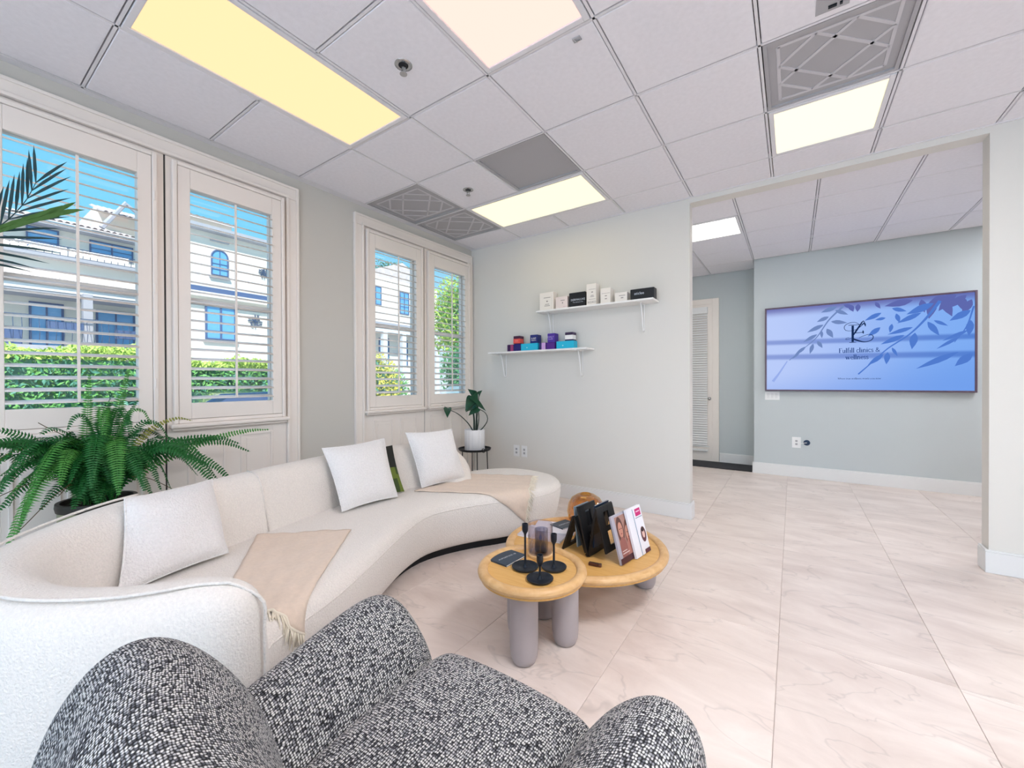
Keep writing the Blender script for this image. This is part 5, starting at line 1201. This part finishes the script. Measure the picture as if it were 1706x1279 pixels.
obj('balcony_beam', MB().box(XB-.4, XB+.6, -9, 9.6, 6.5, 6.95), M_stucco2, hA); obj('balcony_soffit', MB().box(XB-3.2, XB+.55, -9, 9.6, 6.35, 6.5), M_eave, hA)
tile_roof(hA, XB+.8, 6.95, XB-.05, 7.6, -9, 9.6)
obj('recess_wall', MB().box(XB-1.9, XB-1.7, -9, 9.6, 3.3, 6.4), M_shade, hA)
bwin(hA, XB-1.7, 3.2, 4.6, 3.4, 6.1, 2, 1, .1, name='balcony_door'); bwin(hA, XB-1.7, 6.0, 7.9, 3.4, 6.0, 2, 1, .1, name='balcony_door')
obj('column', MB().box(XB+.6, XB+1.1, 5.0, 5.4, 3.3, 6.5), M_eave, hA); obj('column', MB().box(XB+.6, XB+1.1, -1.2, -.8, 3.3, 6.5), M_eave, hA)
obj('balcony_floor', MB().box(XB-3.2, XB+1.5, -9, 9.6, 3.1, 3.35), M_eave, hA)
railing(hA, XB+1.3, .2, 9.4, 3.5, 5.0, .30, .22)
obj('planter_box', MB().box(XB+.7, XB+1.15, 3.6, 5.0, 4.3, 4.75), M_winf, hA); obj('planter_box', MB().box(XB+.7, XB+1.15, 6.4, 8.6, 4.0, 4.5), M_winf, hA); obj('balcony_seat', MB().box(XB+.3, XB+1.0, 1.5, 2.7, 3.35, 4.2), M_winf, hA)
# --- white house with arched window
XC = -22.0
hB = thing('white_house', 'white house with an arched window seen through the second shutters', 'building', (XC, 10, -.32))
obj('wall', MB().box(XC-6, XC, 6.7, 14.6, -.32, 9.25), M_stucco, hB)
obj('eave', MB().box(XC, XC+.5, 6.5, 14.8, 9.15, 9.4), M_eave, hB)
obj('upper_wall', MB().box(XC-5, XC-.6, 6.7, 9.5, 9.3, 10.0), M_stucco, hB); tile_roof(hB, XC-.2, 9.9, XC-4, 11.0, 6.5, 9.6)
bwin(hB, XC, 8.3, 9.05, 7.0, 8.33, arch=True); obj('window_sill', MB().box(XC, XC+.14, 8.2, 9.15, 6.82, 6.92), M_eave, hB); obj('window_hood', MB().box(XC, XC+.14, 8.25, 9.1, 8.75, 8.85), M_eave, hB)
bwin(hB, XC, 8.0, 9.42, 3.55, 5.4, 2, 4); obj('window_sill', MB().box(XC, XC+.14, 7.9, 9.5, 3.4, 3.52), M_eave, hB)
obj('belt_course', MB().box(XC, XC+.35, 6.7, 14.6, 5.95, 6.22), M_winf, hB); obj('belt_ledge', MB().box(XC, XC+.45, 6.7, 14.6, 5.7, 5.95), M_stucco, hB)
def scroll(X, y, z, s):
    mb = MB()
    for q in range(4):
        a0 = q*PI/2+PI/4
        mb.tube([(X, y+s*(.15+.85*k/9)*math.cos(a0+.5*math.sin(k)), z+s*(.15+.85*k/9)*math.sin(a0+.5*math.sin(k))) for k in range(10)], .03, 5)
    mb.tube([(X, y-s, z), (X, y+s, z)], .03, 5).tube([(X, y, z-s), (X, y, z+s)], .03, 5); return obj('iron_ornament', mb, M_iron, hB)
scroll(XC+.06, 10.4, 4.75, .38); scroll(XC+.06, 10.9, 7.6, .3)
# --- grey-white house through the third shutters
XD = -30.0
hC = thing('gabled_house', 'white gabled house seen through the third shutters', 'building', (XD, 27, -.32))
obj('wall', MB().box(XD-7, XD, 23.0, 33.0, -.32, 11.6), M_stucco, hC)
obj('gable', MB().add([(XD, 23, 11.6), (XD, 33, 11.6), (XD, 28, 13.6), (XD-7, 23, 11.6), (XD-7, 33, 11.6), (XD-7, 28, 13.6)], [(0, 1, 2), (5, 4, 3), (0, 2, 5, 3), (1, 4, 5, 2)]), M_rooft, hC)
bwin(hC, XD, 24.6, 25.3, 8.8, 10.6, 1, 3); bwin(hC, XD, 27.6, 28.8, 8.3, 10.6, 2, 3); bwin(hC, XD, 29.0, 30.2, 8.3, 10.6, 2, 3)
obj('porch_roof', MB().box(XD, XD+1.6, 23, 33, 6.6, 6.9), M_eave, hC); obj('porch_beam', MB().box(XD+1.3, XD+1.6, 23, 33, 6.0, 6.6), M_stucco2, hC)
for y in (24.3, 26.6, 28.9, 31.2): obj('porch_column', MB().box(XD+1.2, XD+1.6, y, y+.5, -.32, 6.0), M_stucco2, hC)
for y in (25.0, 27.4, 29.7): bwin(hC, XD, y, y+1.2, 3.0, 5.6, 2, 3)
# --- greenery: leaf masses with real leaves
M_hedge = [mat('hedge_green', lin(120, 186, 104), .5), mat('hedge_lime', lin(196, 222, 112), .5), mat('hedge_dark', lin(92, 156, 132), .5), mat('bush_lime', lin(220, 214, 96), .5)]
def leafmass(name, parent, pts, size, m, seed=1, kind='stuff'):
    r = random.Random(seed); mb = MB()
    for p in pts:
        p = Vector(p); n = Vector((r.uniform(-.3, 1), r.uniform(-1, 1), r.uniform(-.3, 1))).normalized(); a = n.orthogonal().normalized(); a.rotate(Quaternion(n, r.uniform(0, 6.28))); b = n.cross(a); s = size*r.uniform(.7, 1.3)
        mb.add([p-a*s, p+b*s*.42+n*s*.1, p+a*s, p-b*s*.42+n*s*.1], [(0, 1, 2), (0, 2, 3)])
    o = obj(name, mb, m, parent); o['kind'] = kind; return o
def rbox(n, x0, x1, y0, y1, z0, z1, seed):
    r = random.Random(seed); return [(x1-abs(r.gauss(0, .12)) if r.random() < .7 else r.uniform(x0, x1), r.uniform(y0, y1), r.uniform(z0, z1)) for _ in range(n)]
def hedge(name, x0, x1, y0, y1, h, lab, seed, n):
    t = thing(name, lab, 'hedge', ((x0+x1)/2, (y0+y1)/2, -.32)); r = random.Random(seed)
    obj('hedge_core', MB().box(x0+.1, x1-.2, y0+.05, y1-.05, -.32, h-.25), M_hedge[2], t)  # added dark green core box, stops views through the hedge
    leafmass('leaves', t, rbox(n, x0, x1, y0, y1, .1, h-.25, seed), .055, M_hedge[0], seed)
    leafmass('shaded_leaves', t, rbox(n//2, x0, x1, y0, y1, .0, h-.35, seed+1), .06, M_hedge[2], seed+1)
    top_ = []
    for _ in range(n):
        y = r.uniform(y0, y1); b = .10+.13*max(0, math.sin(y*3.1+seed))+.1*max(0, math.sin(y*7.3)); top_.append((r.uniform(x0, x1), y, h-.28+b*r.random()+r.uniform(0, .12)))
    leafmass('top_leaves', t, top_, .055, M_hedge[1], seed+2)  # lime leaves scattered along the top of the hedge
    return t
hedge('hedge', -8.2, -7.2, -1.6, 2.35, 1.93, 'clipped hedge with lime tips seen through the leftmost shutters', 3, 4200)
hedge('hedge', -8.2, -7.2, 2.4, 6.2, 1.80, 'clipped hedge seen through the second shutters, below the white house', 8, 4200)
def blob(n, c, rx, ry, rz, seed):
    r = random.Random(seed); out = []
    for _ in range(n):
        v = Vector((r.gauss(0, 1), r.gauss(0, 1), r.gauss(0, 1))).normalized()*(r.uniform(.55, 1.05)); out.append((c[0]+v.x*rx, c[1]+v.y*ry, c[2]+v.z*rz))
    return out
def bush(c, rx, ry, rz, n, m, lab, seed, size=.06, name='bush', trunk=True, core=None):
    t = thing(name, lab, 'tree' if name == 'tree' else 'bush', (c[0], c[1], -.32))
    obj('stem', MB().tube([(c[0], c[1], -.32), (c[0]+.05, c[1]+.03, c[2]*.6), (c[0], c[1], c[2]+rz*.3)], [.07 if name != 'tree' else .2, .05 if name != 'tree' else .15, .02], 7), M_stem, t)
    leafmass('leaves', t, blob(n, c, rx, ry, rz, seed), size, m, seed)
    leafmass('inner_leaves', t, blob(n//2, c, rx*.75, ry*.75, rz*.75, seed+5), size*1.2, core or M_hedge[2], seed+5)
    return t
bush((-6.75, 4.75, 1.75), .3, .5, .5, 900, M_hedge[3], 'lime bush topping the hedge in the right of the second shutters', 21, .05)
M_pink = mat('pink_petal', lin(224, 60, 150), .6)
t = thing('bougainvillea', 'pink flower cluster on the hedge in the second shutters', 'flowers', (-7.1, 4.3, -.32)); leafmass('petals', t, blob(60, (-7.08, 4.33, 1.6), .08, .10, .09, 4), .035, M_pink, 4); obj('stem', MB().tube([(-7.15, 4.3, -.1), (-7.1, 4.33, 1.6)], .01, 5), M_stem, t)
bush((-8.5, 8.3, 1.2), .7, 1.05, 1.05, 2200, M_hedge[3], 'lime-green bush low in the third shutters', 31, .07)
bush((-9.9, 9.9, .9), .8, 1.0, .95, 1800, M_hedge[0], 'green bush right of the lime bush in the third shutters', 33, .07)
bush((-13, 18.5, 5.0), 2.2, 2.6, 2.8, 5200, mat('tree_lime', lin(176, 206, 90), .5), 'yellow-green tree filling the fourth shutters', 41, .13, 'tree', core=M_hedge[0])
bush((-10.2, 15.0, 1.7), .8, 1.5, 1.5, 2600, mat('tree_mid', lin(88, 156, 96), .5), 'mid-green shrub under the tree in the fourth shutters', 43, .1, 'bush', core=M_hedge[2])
bush((-44, 38, 15.0), 3, 7, 3.4, 2200, mat('tree_far', lin(96, 140, 110), .6), 'distant tree behind the gabled house in the third shutters', 45, .25, 'tree')
# --- parked car low in the windows
def car(x, y, z, ang, col, lab):
    t = thing('parked_car', lab, 'car', (x, y, z)); M = Matrix.Translation((x, y, z)) @ Matrix.Rotation(ang, 4, 'Z')
    prof = [(-2.1, .3), (-2.15, .6), (-2.0, .85), (-1.3, .95), (-.6, 1.38), (.7, 1.42), (1.5, .98), (2.05, .9), (2.15, .55), (2.1, .3)]
    rings = []
    for yy, k in ((-.85, .93), (-.8, 1), (0, 1.02), (.8, 1), (.85, .93)): rings.append([M @ Vector((a*k, yy, .3+(b-.3)*k)) for a, b in prof])
    obj('car_body', MB().loft(rings), mat('car_paint_'+str(len(MATS)), col, .2, coat=1), t, smooth=True, bevel=.03, angle=35)
    for s in (-1, 1):
        obj('side_window', MB().add([M @ Vector(p) for p in ((-1.05, s*.862, 1.0), (-.55, s*.862, 1.3), (.65, s*.862, 1.33), (1.2, s*.862, 1.0))], [(0, 1, 2, 3)]), M_winf, t)
        for wx in (-1.3, 1.3): obj('wheel', MB().lathe([(0, -.1), (.32, -.1), (.34, -.05), (.34, .08), (0, .08)], (0, 0, 0), 24).move(M @ Matrix.Translation((wx, s*.78, .34)) @ Matrix.Rotation(PI/2, 4, 'X')), M_black, t, smooth=True, angle=40)
    return t
car(-5.5, 3.0, -.32, PI/2, lin(40, 66, 92), 'dark blue car parked before the hedge, low in the second shutters')
car(-8.0, 12.9, -.32, PI/2-.1, lin(196, 214, 232), 'pale car parked low in the fourth shutters')
